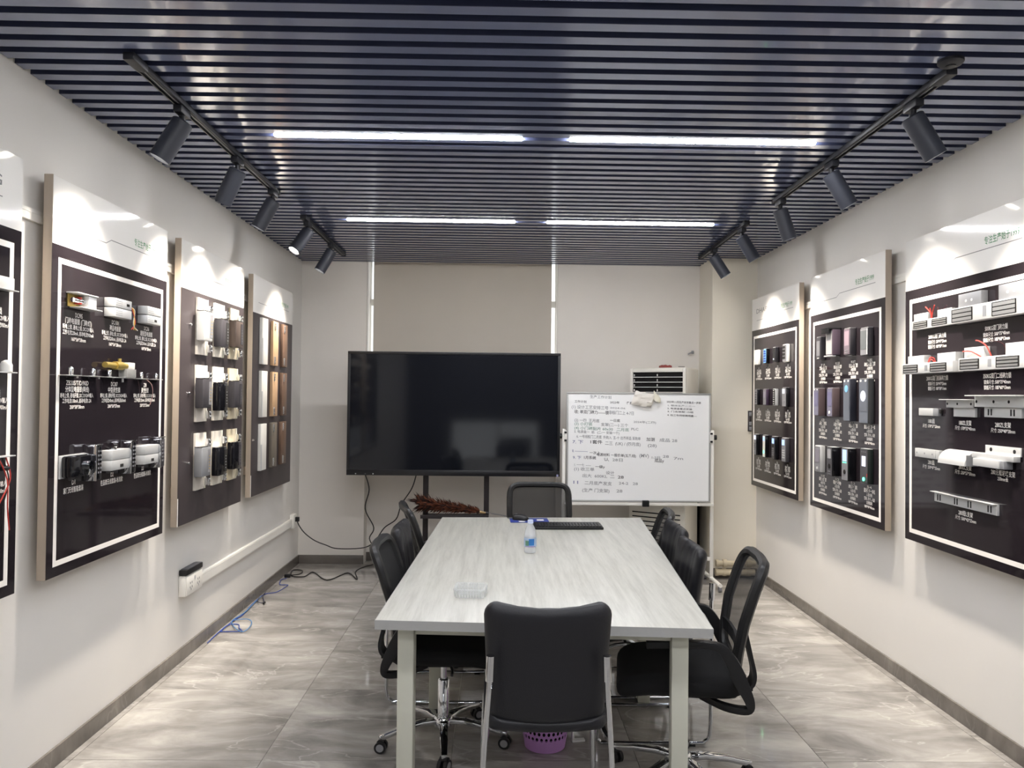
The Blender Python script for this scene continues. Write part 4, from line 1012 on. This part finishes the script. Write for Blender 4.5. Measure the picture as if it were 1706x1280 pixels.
MB().lathe([(0.011, 0), (0.011, 0.024), (0.009, 0.030), (0.004, 0.033)], (-0.09, -0.02, 0), n=14).build('bolt_pin', CHROME, t, smooth=True)
MB().cyl((-0.13, -0.022, 0.052), (0.06, -0.022, 0.052), 0.013, n=16).build('brass_barrel', BRASS, t, smooth=True)
MB().cyl((-0.045, -0.022, 0.052), (0.02, -0.022, 0.052), 0.019, n=16).cyl((0, -0.022, 0.06), (0, -0.022, 0.085), 0.008, n=10).build('brass_collar', BRASS, t, smooth=True)
bx(t, 'clear_case', mat('smoky_clear', (190, 190, 188), 0.15, alpha=0.5), 0.035, 0.125, 0, 0.04, 0.0, 0.040); bx(t, 'white_block', WHITEP, 0.06, 0.12, 0.002, 0.036, 0.040, 0.070)
MB().cyl((0.035, -0.02, -0.004), (0.035, -0.02, -0.022), 0.005, n=8).build('screw', STEEL, t)
t = dev(L2, 0.815, 1.625, 'bolt_lock', 'pair of slim electric bolts nearest the glass clamp lock board', 'lock', GB)
for dx in (-0.085, 0.075):
    o = bx(t, 'face_plate', STEEL, dx-0.055, dx+0.055, 0, 0.03, -0.004, 0.0)
    MB().lathe([(0.010, 0), (0.010, 0.022), (0.008, 0.027), (0.004, 0.030)], (dx-0.005, -0.018, 0), n=14).build('bolt_pin', CHROME, o, smooth=True)
wire(t, [(-0.04, -0.02, -0.004), (0.0, -0.03, -0.03), (0.012, -0.03, -0.08), (0.006, -0.02, -0.13)], mat('pink_wire', (190, 150, 145), 0.5), 0.0016)
GK = 'lock and keypad sets on the rim lock board'
for k, u in enumerate((0.165, 0.475, 0.785)):
    lab = ['black rim lock with silver cylinder beside a tall black keypad', 'silver rim lock with knob beside a tall chrome-edged keypad', 'silver rim lock beside a keypad with a bright top, board edge'][k]
    t = dev(L2, u, 1.255, 'lock_set', lab, 'lock', GK)
    W_ = [0.09, 0.09, 0.08][k]
    if k == 0:
        bx(t, 'lock_case', GLOSSB, -W_, 0.085, 0.008, 0.05, -0.045, 0.042, 0.008); bx(t, 'back_plate', ALU, -W_-0.006, 0.088, 0, 0.008, -0.048, 0.045)
        o = MB().cyl((0.03, -0.05, -0.002), (0.03, -0.066, -0.002), 0.019, n=18).build('key_cylinder', CHROME, t, smooth=True)
        bx(t, 'key_tail', CHROME, 0.018, 0.030, 0.054, 0.066, -0.042, 0.0)
    else:
        for z0, nm in ((0.0, 'upper_block'), (-0.046, 'lower_block')):
            MB().prism([(-W_, 0), (-W_, -0.02), (-W_+0.012, -0.048), (W_, -0.048), (W_, 0)], z0, z0+0.044).build(nm, ALU, t, bevel=0.002)
        bx(t, 'badge', DARK, 0.0, 0.028, 0.0475, 0.0492, -0.036, -0.022, 0)
        if k == 1: MB().cyl((-0.02, -0.02, 0.044), (-0.02, -0.02, 0.052), 0.02, n=16).cyl((-0.03, -0.02, 0.062), (0.0, -0.02, 0.062), 0.014, n=14).build('knob', CHROME, t, smooth=True)
    kp = bx(t, 'keypad_slab', GLOSSB if k < 2 else DKGREY, 0.092, 0.142, 0.0, 0.055, -0.075, 0.075, 0.010)
    bx(t, 'chrome_edge', CHROME, 0.086, 0.092, 0.0, 0.057, -0.075, 0.077, 0.002)
    bx(t, 'chrome_cap', CHROME, 0.086, 0.142, 0.0, 0.056, 0.0745, 0.080, 0.002)
    m = MB()
    for r in range(6):
        for c in range(2): m.cbox((0.107+c*0.018, -0.0556, 0.05-r*0.018), (0.010, 0.0015, 0.008))
    m.build('key_marks', GREYP, kp)
    bx(t, 'battery_box', DKGREY, 0.144, 0.172, 0, 0.03, -0.068, 0.02, 0.004)

# ---- glass door clamp locks
GG = 'glass clamp locks on the charcoal board'
ACR = [mat('acrylic_clear', (206, 200, 192), 0.12, coat=0.3), mat('acrylic_milky', (226, 220, 208), 0.12, coat=0.3), mat('acrylic_sand', (206, 194, 168), 0.12, coat=0.3)]
BODY = [[ALU, DKGREY, mat('bronze_case', (96, 84, 78), 0.35, metal=0.3)], [DKGREY, GLOSSB, DKGREY], [ALUG, GLOSSB, GLOSSB]]
for r, zc in enumerate((1.945, 1.555, 1.16)):
    for c, u in enumerate((0.285, 0.555, 0.82)):
        look = [['silver', 'dark grey', 'bronze'], ['charcoal', 'glossy black', 'dark'], ['zinc grey', 'plain black', 'tall black']][r][c]
        t = dev(L3, u, zc, 'clamp_lock', look+' clamp lock on pale acrylic, '+ROW[r]+' row of the glass clamp lock board', 'lock', GG)
        st = bx(t, 'acrylic_strip', ACR[c], -0.08, 0.06, 0.0, 0.014, -0.165, 0.165, 0.001)
        bx(t, 'strip_edge', mat('acrylic_edge', (232, 230, 214), 0.2), 0.06, 0.075, 0.0, 0.016, -0.165, 0.165, 0.001)
        dz = [0.0, -0.02, -0.005][c]
        lb = bx(t, 'lock_body', BODY[r][c], -0.105, 0.028, 0.014, 0.062, -0.085+dz, 0.085+dz, 0.006)
        bx(t, 'face_panel', [GREYP, DARK, DKGREY][c], -0.02, 0.022, 0.062, 0.064, -0.065+dz, 0.07+dz, 0.0)
        bx(t, 'top_trim', CHROME, -0.105, 0.028, 0.016, 0.060, 0.085+dz, 0.090+dz, 0.001)
        m = MB()
        for q in range(5): m.cbox((0.001, -0.0645, 0.03-q*0.018+dz), (0.014, 0.0012, 0.005))
        m.build('key_marks', BRASS if c == 0 else GREYP, lb)
        MB().cyl((-0.16, 0, dz), (-0.16, -0.012, dz), 0.007, n=10).build('strike_stud', CHROME, t, smooth=True)
        for z in (0.105, -0.125):
            o = bx(t, 'clamp', CHROME, 0.06, 0.088, 0.014, 0.040, z-0.024, z+0.024, 0.003)
            for q in (-0.012, 0.012): MB().cyl((0.074, -0.040, z+q), (0.074, -0.045, z+q), 0.006, n=10).build('screw', STEEL, o, smooth=True)
MB().box(0.0, 0.008, -OUT-0.0006, -OUT, BZ0, BZ0+0.155).build('edge_tape', PRINTW, L3); MB().box(0.0, 0.01, -OUT-0.0006, -OUT, BZ0, BZ0+0.155).build('edge_tape', PRINTW, L4)
m = MB(); put_text(m, '600mm', 0.985, -OUT-0.0006, 1.225, 0.02, 'CENTER', 0.08); m.build('caption', PRINTW, L3)
m = MB(); put_text(m, '60x', 0.045, -OUT-0.0006, 1.225, 0.02, 'CENTER', 0.05); m.build('caption', PRINTW, L4)

# ---- door strips
GS = 'door strips on the charcoal board'
STRIP = [mat('strip_white', (236, 234, 228), 0.3), wood_mat('strip_tan', [(0.3, (176, 142, 108)), (0.7, (206, 172, 136))], 0.4, 'Z'), wood_mat('strip_brown', [(0.3, (86, 66, 54)), (0.7, (118, 94, 78))], 0.4, 'Z')]
for r, zc in enumerate((1.945, 1.555, 1.165)):
    for c, u in enumerate((0.235, 0.505, 0.765)):
        look = ['white', 'tan wood', 'brown wood'][c]
        t = dev(L4, u, zc, 'strip_sample', look+' door strip with latch screws, '+ROW[r]+' row of the strip board by the window', 'door strip', GS)
        bx(t, 'recess_back', DARK, 0.055, 0.092, 0.0, 0.0012, -0.172, 0.172, 0)
        bx(t, 'strip', STRIP[c] if not (r == 2 and c == 1) else mat('strip_grey', (112, 104, 94), 0.4), -0.085, 0.052, 0.0, 0.022, -0.17, 0.17, 0.001)
        if c:
            for z in (0.13, -0.13):
                o = bx(t, 'latch_plate', STEEL, -0.055, -0.030, 0.022, 0.026, z-0.03, z+0.03, 0.001)
                for q in (-0.02, 0.0, 0.02): MB().cyl((-0.042, -0.026, z+q), (-0.042, -0.030, z+q), 0.006, n=8).build('screw', CHROME, o, smooth=True)
        else: bx(t, 'strip_liner', ALU, -0.085, -0.06, 0.022, 0.024, -0.17, 0.02, 0)

# ---- small card readers
def keys(t, m_, cx, cz, cols, rows_, dx, dz, w, h, p):
    m = MB()
    for r in range(rows_):
        for c in range(cols): m.cbox((cx+(c-(cols-1)/2)*dx, -p-0.001, cz-(r-(rows_-1)/2)*dz), (w, 0.002, h))
    m.build('keypad', m_, t)
def reader(bd, u, zc, w, h, p, body, face, label, group, extra=(), name='card_reader', cat='card reader'):
    t = dev(bd, u, zc, name, label, cat, group)
    bx(t, 'case', body, -w/2, w/2, 0, p, -h/2, h/2, min(0.006, w/8))
    bx(t, 'front_plate', face, -w/2+0.005, w/2-0.005, p, p+0.0015, -h/2+0.005, h/2-0.005, 0)
    bx(t, 'top_edge', ALU, -w/2+0.003, w/2-0.003, 0.003, p-0.003, h/2-0.0005, h/2+0.0015, 0) if body is not WHITEP else None
    for e in extra:
        if e[0] == 'keys': keys(t, e[1], e[2], e[3], e[4], e[5], e[6], e[7], e[8], e[9], p+0.0015)
        elif e[0] == 'dot': MB().cyl((e[2], -p-0.0015, e[3]), (e[2], -p-0.004, e[3]), e[4], n=14).build(e[5], e[1], t, smooth=True)
        else: bx(t, e[0], e[1], e[2]-e[4]/2, e[2]+e[4]/2, p+0.0015, p+0.0028, e[3]-e[5]/2, e[3]+e[5]/2, 0)
    return t
GR = 'readers on the card reader board'
KP = ('keys', GREYP, 0, -0.015, 3, 4, 0.018, 0.017, 0.012, 0.010)
S1 = [[(0.09, 0.125, 0.028, WHITEP, BOARDW, 'white square card reader', [('sensor_window', WHITEP, 0, 0.0, 0.045, 0.07)]),
       (0.07, 0.12, 0.026, GLOSSB, LIGHTBLUE, 'lit blue keypad reader', [('keys', BLUEP, 0, 0.0, 3, 5, 0.016, 0.02, 0.012, 0.013)]),
       (0.06, 0.115, 0.03, DKGREY, GLOSSB, 'black oblong reader', [('dot', LCDW, 0, -0.035, 0.006, 'indicator')]),
       (0.085, 0.135, 0.026, WHITEP, GREYP, 'cream reader with dark bars', [('keys', DARK, -0.01, 0.005, 1, 4, 0.02, 0.026, 0.045, 0.018)])],
      [(0.06, 0.13, 0.024, GLOSSB, GREYP, 'narrow silver-faced reader', [('keys', DKGREY, 0, 0.0, 2, 5, 0.018, 0.02, 0.010, 0.010)]),
       (0.075, 0.13, 0.026, mat('violet_case', (70, 54, 74), 0.4), GREYP, 'violet-sided reader', [('sensor_window', mat('lilac_face', (130, 124, 140), 0.3), 0, 0.02, 0.05, 0.05)]),
       (0.06, 0.13, 0.028, ALU, DARK, 'silver reader with key column', [('keys', ALU, 0, 0.0, 1, 7, 0.02, 0.017, 0.022, 0.007)]),
       (0.085, 0.145, 0.028, GLOSSB, GREYP, 'black reader with small screen', [('display', LCDW, -0.01, 0.045, 0.045, 0.035), ('dot', GREYP, 0, -0.03, 0.012, 'touch_pad')])],
      [(0.06, 0.175, 0.030, GLOSSB, GREYP, 'tall reader with pale screen', [('display', LCDW, 0, 0.06, 0.045, 0.035), KP]),
       (0.06, 0.18, 0.030, GLOSSB, WHITEP, 'tall reader with green lamp', [('display', LCD, 0, 0.06, 0.04, 0.03), ('indicator_bar', GREENLED, 0, -0.045, 0.02, 0.02)]),
       (0.07, 0.18, 0.032, GLOSSB, DKGREY, 'tall reader with bright blue screen', [('display', LCD, 0, 0.055, 0.045, 0.04), ('keys', GREYP, 0, -0.03, 3, 4, 0.015, 0.016, 0.009, 0.009), ('dot', DARK, 0.0, 0.015, 0.010, 'camera')]),
       (0.085, 0.18, 0.030, DKGREY, GREYP, 'tall grey reader with keypad', [('display', LCD, -0.005, 0.055, 0.05, 0.04), ('keys', ALU, 0, -0.03, 3, 4, 0.018, 0.018, 0.010, 0.010)])]]
RZ = (1.905, 1.572, 1.175); CZ = (1.812, 1.470, 1.060)
US = (0.185, 0.40, 0.615, 0.83)
NM = [['密码读头', '密码读头', '金属门禁机-4位', '密码门禁一体'], ['门禁读头', '门禁读头', '指纹读卡-4位', '身份证门禁机'], ['指纹门禁机', '指纹考勤机', '指纹门禁机', '指纹门禁机']]
for r in range(3):
    for c in range(4):
        w, h, p, bm_, fm, look, ex = S1[r][c]
        reader(R1, US[c], RZ[r], w, h, p, bm_, fm, look+', '+ROW[r]+' row, '+ORD[c]+' from the column, card reader board', GR, ex)
        z = CZ[r]; k = 0.022
        caption(R1, US[c], (z, z-k, z-2*k, z-3*k, z-4*k), [(['F1','F2','F3','F4','H1','H2','H3','H4','K1','K2','K3','K4'][r*4+c], -0.025), (NM[r][c], 0.10), ('密码, 刷卡', -0.11), ('防水型', -0.07), ('120*78*22mm', -0.15)])

# ---- face and keypad terminals
GT = 'terminals on the face terminal board'
LILAC = mat('lilac_screen', (110, 108, 126), 0.12); PLUM = mat('plum_case', (84, 72, 74), 0.4); STEELB = mat('grey_blue_screen', (92, 97, 107), 0.1)
S2 = [[(0.075, 0.155, 0.032, DKGREY, DKGREY, 'small dark keypad terminal', [('display', GREYP, 0, 0.0, 0.05, 0.10), ('keys', WHITEP, 0, -0.065, 2, 1, 0.015, 0.01, 0.008, 0.006)]),
       (0.10, 0.165, 0.055, mat('dim_plum', (80, 68, 80), 0.4), GREYP, 'ridged terminal under a black hood', [('display', mat('ribbed_grey', (168, 166, 166), 0.4), 0, -0.01, 0.085, 0.13)]),
       (0.085, 0.165, 0.040, DKGREY, mat('mauve_face', (108, 96, 104), 0.25), 'mauve-faced slab terminal', [('display', mat('mauve_screen', (140, 122, 132), 0.2), 0, 0.02, 0.06, 0.09), ('keys', GREYP, 0, -0.06, 3, 2, 0.016, 0.012, 0.01, 0.006)]),
       (0.095, 0.165, 0.034, DKGREY, GREYP, 'silver-framed slab terminal', [('display', mat('slate_screen', (96, 100, 102), 0.12), -0.005, 0.01, 0.07, 0.11), ('frame_bar', WHITEP, 0.042, 0.0, 0.008, 0.15)])],
      [(0.08, 0.185, 0.046, PLUM, LILAC, 'lilac screen terminal with two lights', [('display', mat('violet_screen', (102, 98, 126), 0.1), 0, 0.02, 0.06, 0.09), ('keys', WHITEP, 0, 0.083, 2, 1, 0.04, 0.01, 0.012, 0.008)]),
       (0.08, 0.185, 0.050, PLUM, LILAC, 'lilac screen terminal with bright lens', [('display', mat('violet_screen', (102, 98, 126), 0.1), 0, 0.02, 0.06, 0.09), ('dot', WHITEP, 0, -0.065, 0.010, 'lens')]),
       (0.095, 0.26, 0.040, mat('navy_case', (46, 47, 56), 0.3), STEELB, 'tall blue-grey face terminal', [('display', STEELB, 0, 0.03, 0.075, 0.17), ('dot', LIGHTBLUE, 0, 0.07, 0.022, 'face_ring'), ('keys', WHITEP, 0, 0.118, 2, 1, 0.05, 0.01, 0.016, 0.012)]),
       (0.115, 0.265, 0.036, mat('dark_slate', (56, 58, 60), 0.35), STEELB, 'widest face terminal with a round lit ring', [('display', STEELB, 0, 0.03, 0.09, 0.18), ('dot', LCDW, 0, 0.03, 0.032, 'face_ring'), ('keys', WHITEP, 0, 0.120, 2, 1, 0.06, 0.01, 0.018, 0.012)])],
      [(0.09, 0.175, 0.036, ALU, GREYP, 'silver-edged grey terminal', [('display', mat('grey_screen', (118, 114, 124), 0.2), 0, 0.02, 0.065, 0.09), ('dot', ALU, 0, -0.062, 0.010, 'touch_pad')]),
       (0.085, 0.185, 0.050, GLOSSB, DKGREY, 'black terminal with pale display', [('display', mat('pale_display', (150, 150, 152), 0.2), 0, 0.05, 0.05, 0.06), ('dot', DARK, 0, -0.03, 0.016, 'finger_sensor'), ('keys', GREYP, 0, -0.07, 2, 2, 0.02, 0.016, 0.012, 0.006)]),
       (0.09, 0.20, 0.050, GLOSSB, GREYP, 'black terminal with bright blue screen', [('display', LCD, 0, 0.055, 0.05, 0.07), ('keys', GREENLED, 0, 0.012, 3, 1, 0.018, 0.01, 0.006, 0.004), ('dot', DARK, 0, -0.045, 0.014, 'finger_sensor')]),
       (0.10, 0.205, 0.032, mat('green_black', (28, 36, 34), 0.3), DKGREY, 'tall terminal glowing green below', [('display', LCDW, 0, 0.03, 0.045, 0.06), ('dot', GREENLED, 0.0, -0.075, 0.011, 'green_light'), ('keys', GREYP, 0, 0.085, 3, 1, 0.022, 0.01, 0.006, 0.006)])]]
RZ2 = ((1.90, 1.925, 1.915, 1.90), (1.54, 1.54, 1.555, 1.55), (1.16, 1.16, 1.16, 1.168)); CZ2 = (1.79, 1.42, 1.045)
US2 = (0.21, 0.43, 0.65, 0.86)
NM2 = [['密码人脸门禁', '动态人脸消费机-双屏', '动态人脸门禁', '动态人脸门禁'], ['人脸门禁机', '人脸考勤机', '动态人脸门禁', '测温人脸门禁一体'], ['指纹人脸门禁', '指纹考勤', '身份证刷卡门禁机', '蓝牙刷卡一体机']]
for r in range(3):
    for c in range(4):
        w, h, p, bm_, fm, look, ex = S2[r][c]
        t = reader(R2, US2[c], RZ2[r][c], w, h, p, bm_, fm, look+', '+ROW[r]+' row of the face terminal board', GT, ex, 'access_terminal', 'access terminal')
        if r == 0 and c == 1:
            bx(t, 'hood', PLASTIC, -0.055, 0.05, 0.0, 0.085, 0.083, 0.092, 0.002); bx(t, 'hood_lip', PLASTIC, -0.055, 0.05, 0.075, 0.085, 0.055, 0.083, 0.002)
            bx(t, 'lower_tray', ALU, -0.045, 0.045, 0.03, 0.07, -0.092, -0.084, 0.001)
        if r == 2 and c == 3: bx(t, 'red_lamp', RED, 0.036, 0.042, 0.0335, 0.0345, -0.06, -0.04, 0)
        z = CZ2[r]; k = 0.0235
        caption(R2, US2[c], [z-k*i for i in range(6)], [(['F1A', 'F2 双屏', 'F3T', 'F4人脸机', '人脸1', '人脸2', 'F7T', 'F8PT', 'S1E', 'S2', 'S3', 'S4'][r*4+c], -0.06), (NM2[r][c], 0.115 if c < 3 else 0.135), ('人脸识别', -0.07), ('密码, 刷卡, 人脸', -0.13), ('支持联网', -0.07), ('180*90*40mm', -0.12)])

# ---- magnetic locks and brackets
GM = 'magnetic locks on the magnetic lock board'
def maglock(u0, u1, zc, h, p, label, faces, caps, wires):
    uc = (u0+u1)/2; t = dev(R3, uc, zc, 'magnetic_lock', label, 'magnetic lock', GM)
    bd = bx(t, 'lock_bar', ALU, u0-uc, u1-uc, 0.004, p, -h/2, h/2, 0.002)
    for a, b in faces:
        f = bx(t, 'magnet_face', DARK, a-uc, b-uc, p, p+0.0012, -h/2+0.006, h/2-0.006, 0)
        for q in range(3):
            zz = -h/2+0.009+q*(h-0.014)/3
            bx(f, 'steel_strip', STEEL, a-uc+0.008, b-uc-0.008, p+0.0012, p+0.0024, zz, zz+(h-0.014)/3-0.005, 0)
    for a, b, dz in caps:
        o = bx(t, 'armature_plate', ALUG if dz > 0.05 else ALU, a-uc, b-uc, 0.0, p*0.7, h/2+0.001, h/2+dz, 0.001)
        for q in (0.35, 0.6): MB().cyl((a+(b-a)*q-uc, -p*0.7, h/2+dz*0.45), (a+(b-a)*q-uc, -p*0.7-0.0015, h/2+dz*0.45), 0.006, n=10).build('bolt_hole', PRINTW, o)
    bx(t, 'cable_cover', ALUG, (u0+u1)/2-uc-0.012, (u0+u1)/2-uc+0.012, p, p+0.001, -h/2+0.012, h/2-0.012, 0)
    for w_ in wires: wire(t, [(x-uc, -y, z) for x, y, z in w_], RED, 0.003)
maglock(0.12, 0.485, 1.945, 0.046, 0.026, 'smallest silver magnetic lock with a tuft of red wires on top', [(0.13, 0.26), (0.30, 0.43)], [(0.12, 0.25, 0.036), (0.335, 0.455, 0.036)],
        [[(0.285, 0.02, 0.02), (0.28, 0.02, 0.05), (0.25, 0.03, 0.085)], [(0.29, 0.02, 0.02), (0.295, 0.02, 0.05), (0.33, 0.03, 0.085)], [(0.285, 0.02, 0.02), (0.29, 0.025, 0.05), (0.29, 0.03, 0.075)]])
maglock(0.49, 1.00, 1.955, 0.072, 0.045, 'largest silver magnetic lock with two wide magnet faces', [(0.50, 0.66), (0.795, 0.955)], [(0.53, 0.70, 0.062), (0.82, 0.99, 0.066)], [])
maglock(0.075, 0.525, 1.72, 0.052, 0.055, 'silver magnetic lock overhanging the white border above the small brackets', [(0.085, 0.225), (0.335, 0.475)], [(0.10, 0.25, 0.040), (0.37, 0.52, 0.042)],
        [[(0.27, 0.03, 0.02), (0.31, 0.04, 0.05), (0.345, 0.04, 0.045), (0.34, 0.03, 0.02)], [(0.27, 0.03, 0.02), (0.32, 0.04, 0.042), (0.34, 0.03, 0.02)]])
maglock(0.545, 1.00, 1.725, 0.058, 0.040, 'silver magnetic lock with an arched red wire, below the largest lock', [(0.555, 0.70), (0.815, 0.965)], [(0.57, 0.715, 0.048), (0.86, 0.985, 0.05)],
        [[(0.66, 0.03, 0.105), (0.70, 0.04, 0.10), (0.75, 0.04, 0.075), (0.775, 0.03, 0.02)], [(0.58, 0.04, 0.06), (0.66, 0.05, 0.055), (0.72, 0.03, 0.02)]])
GBR = 'brackets on the magnetic lock board'
def slots(t, p, pos, w, z0, z1):
    for x in pos: bx(t, 'slot', DARK, x-w/2, x+w/2, p, p+0.0008, z0, z1, 0)
t = dev(R3, 0.255, 1.50, 'lock_bracket', 'shortest silver bar with a dark end block on the magnetic lock board', 'bracket', GBR)
bx(t, 'bar', ALU, -0.085, 0.045, 0, 0.02, -0.019, 0.019); bx(t, 'end_block', ALUG, 0.045, 0.085, 0, 0.018, -0.019, 0.019); bx(t, 'stub', DARK, 0.085, 0.10, 0, 0.012, -0.006, 0.014)
t = dev(R3, 0.53, 1.525, 'lock_bracket', 'two-step silver bracket with top flange beside the wide slotted bracket', 'bracket', GBR)
bx(t, 'top_flange', ALU, -0.12, 0.100, 0, 0.055, 0.036, 0.040, 0.001); o = bx(t, 'upper_plate', ALU, -0.11, 0.100, 0.018, 0.024, 0.0, 0.036, 0.001); bx(t, 'lower_plate', ALU, -0.07, 0.095, 0, 0.012, -0.042, 0.0, 0.001)
for x in (-0.10, -0.02, 0.085): MB().cyl((x, -0.024, 0.018), (x, -0.0248, 0.018), 0.006, n=10).build('hole', DARK, o)
t = dev(R3, 0.80, 1.535, 'lock_bracket', 'wide silver flanged bracket with four upright slots in its lower plate', 'bracket', GBR)
bx(t, 'top_flange', ALU, -0.16, 0.185, 0, 0.07, 0.044, 0.049, 0.001); o = bx(t, 'upper_plate', ALU, -0.155, 0.185, 0.020, 0.027, -0.004, 0.044, 0.001); lo = bx(t, 'lower_plate', ALU, -0.105, 0.14, 0, 0.014, -0.048, -0.004, 0.001)
for x in (-0.14, -0.02, 0.08): MB().cyl((x, -0.027, 0.02), (x, -0.0278, 0.02), 0.007, n=10).build('hole', DARK, o)
slots(lo, 0.014, (-0.075, -0.055, 0.075, 0.095), 0.009, -0.040, -0.012)
t = dev(R3, 0.245, 1.290, 'lock_bracket', 'plain silver bar with a thin cut near one end, above the lower captions', 'bracket', GBR)
o = bx(t, 'bar', ALU, -0.11, 0.075, 0, 0.02, -0.022, 0.022); bx(t, 'end_piece', ALU, 0.079, 0.11, 0, 0.020, -0.022, 0.022)
for x in (-0.09, -0.02, 0.05): MB().cyl((x, -0.02, 0.0), (x, -0.0208, 0.0), 0.005, n=10).build('hole', ALUG, o)
t = dev(R3, 0.53, 1.290, 'lock_cover', 'rounded silver cover shell on the magnetic lock board', 'cover', GBR)
MB().prism_x([(0, -0.03)]+[(-0.062*sin(a), -0.03+0.066*cos(a)) for a in [pi/2-i*pi/2/8 for i in range(9)]], -0.115, 0.098).build('cover_shell', ALU, t, smooth=True)
bx(t, 'end_lip', ALUG, 0.0985, 0.101, 0, 0.055, -0.03, 0.02, 0)
t = dev(R3, 0.80, 1.315, 'lock_bracket', 'three-step silver glass door bracket with two oval holes', 'bracket', GBR)
o = bx(t, 'back_plate', ALU, -0.11, 0.125, 0, 0.006, 0.01, 0.048, 0.001); bx(t, 'middle_step', ALU, -0.16, 0.12, 0.004, 0.035, -0.012, 0.012, 0.001); bx(t, 'lower_step', ALU, -0.13, 0.05, 0.006, 0.05, -0.046, -0.012, 0.001); bx(t, 'end_block', ALUG, 0.05, 0.075, 0.006, 0.045, -0.046, -0.012, 0.001)
for x in (-0.07, 0.085): MB().cyl((x, -0.006, 0.03), (x, -0.0068, 0.03), 0.009, n=12).build('hole', DARK, o)
t = dev(R3, 0.545, 1.085, 'lock_bracket', 'longest silver bracket with eight upright slots at the foot of the board', 'bracket', GBR)
bx(t, 'top_flange', ALU, -0.255, 0.235, 0, 0.03, 0.021, 0.024, 0.001); o = bx(t, 'plate', ALU, -0.245, 0.235, 0, 0.012, -0.025, 0.021, 0.001)
slots(o, 0.012, (-0.215, -0.195, -0.075, -0.055, 0.03, 0.05, 0.175, 0.195), 0.008, -0.018, 0.012)
Q = lambda u, z, a, b, wa, wb: caption(R3, u, (z, z-0.025), [(a, wa), (b, -wb)])
for u, z, a in ((0.30, 1.878, '280KG双门磁力锁'), (0.755, 1.880, '500KG双门磁力锁'), (0.30, 1.668, '280KG双门挂装磁力锁'), (0.76, 1.668, '350KG双门二线磁力锁')):
    caption(R3, u, (z, z-0.027, z-0.051), [(a, 0.155 if 'K' in a and len(a) < 11 else 0.19), ('锁体尺寸: 500*75*40mm' if u > 0.5 else '锁体尺寸: 250*47*25mm', -0.18 if u > 0.5 else -0.16), ('锁板尺寸: 185*60*13mm' if u > 0.5 else '锁板尺寸: 180*38*11mm', -0.18 if u > 0.5 else -0.16)])
Q(0.25, 1.453, '180盖', '尺寸: 170*37*20mm', 0.06, 0.155); Q(0.53, 1.453, '180ZL支架', '尺寸: 170*32*40mm', 0.095, 0.155); Q(0.80, 1.453, '280ZL支架', '尺寸: 250*48*28mm', 0.105, 0.16)
Q(0.25, 1.245, '280盖', '尺寸: 250*47*25mm', 0.06, 0.155); Q(0.53, 1.245, '280LC支架', '尺寸: 250*57*50mm', 0.10, 0.155); Q(0.80, 1.245, '280无框玻璃支架', '250mm长', 0.16, 0.07)
Q(0.535, 1.030, '280短L支架', '尺寸: 500*42*25mm', 0.11, 0.16)

# ---- door-end lock board (only its edge shows)
GD = 'locks on the door end board'
for k, (z, lab) in enumerate(((1.93, 'white lock box with a thin tray, top of the door end board'), (1.64, 'white curved lock with a thin tray, door end board'), (1.345, 'flat lock plate with red wires hanging, door end board'))):
    t = dev(L1, 0.90, z, 'edge_lock', lab, 'lock', GD)
    bx(t, 'tray', ALU, -0.12, 0.075, 0, 0.034, -0.020, -0.016, 0.001)
    if k == 0: bx(t, 'lock_box', WHITEP, -0.10, 0.055, 0, 0.03, -0.016, 0.026, 0.003)
    if k == 1: MB().lathe([(0.02, -0.016), (0.02, 0.008), (0.015, 0.02), (0.004, 0.026)], (0.035, -0.018, 0), n=16).build('bolt_pin', WHITEP, t, smooth=True)
    if k == 2:
        for q in range(3): wire(t, [(0.0+q*0.02, -0.02, -0.02), (0.035+q*0.008, -0.03, -0.10), (0.04-q*0.03, -0.03, -0.20), (0.06-q*0.04, -0.025, -0.28)], RED if q != 1 else BLACKCABLE, 0.0025)
        MB().cyl((0.02, -0.02, -0.06), (0.055, -0.02, -0.06), 0.009, n=10).build('black_plug', PLASTIC, t, smooth=True)
    caption(L1, 0.86, [z-0.07-0.024*i for i in range(4)], [(['DC101', 'DC102', 'DC103'][k], 0.06), ('超小型电插锁', 0.15), ('断电上锁, 通电开锁, DC12V输入', -0.235), ('工作电流220mA, 启动电流900mA', -0.235)])
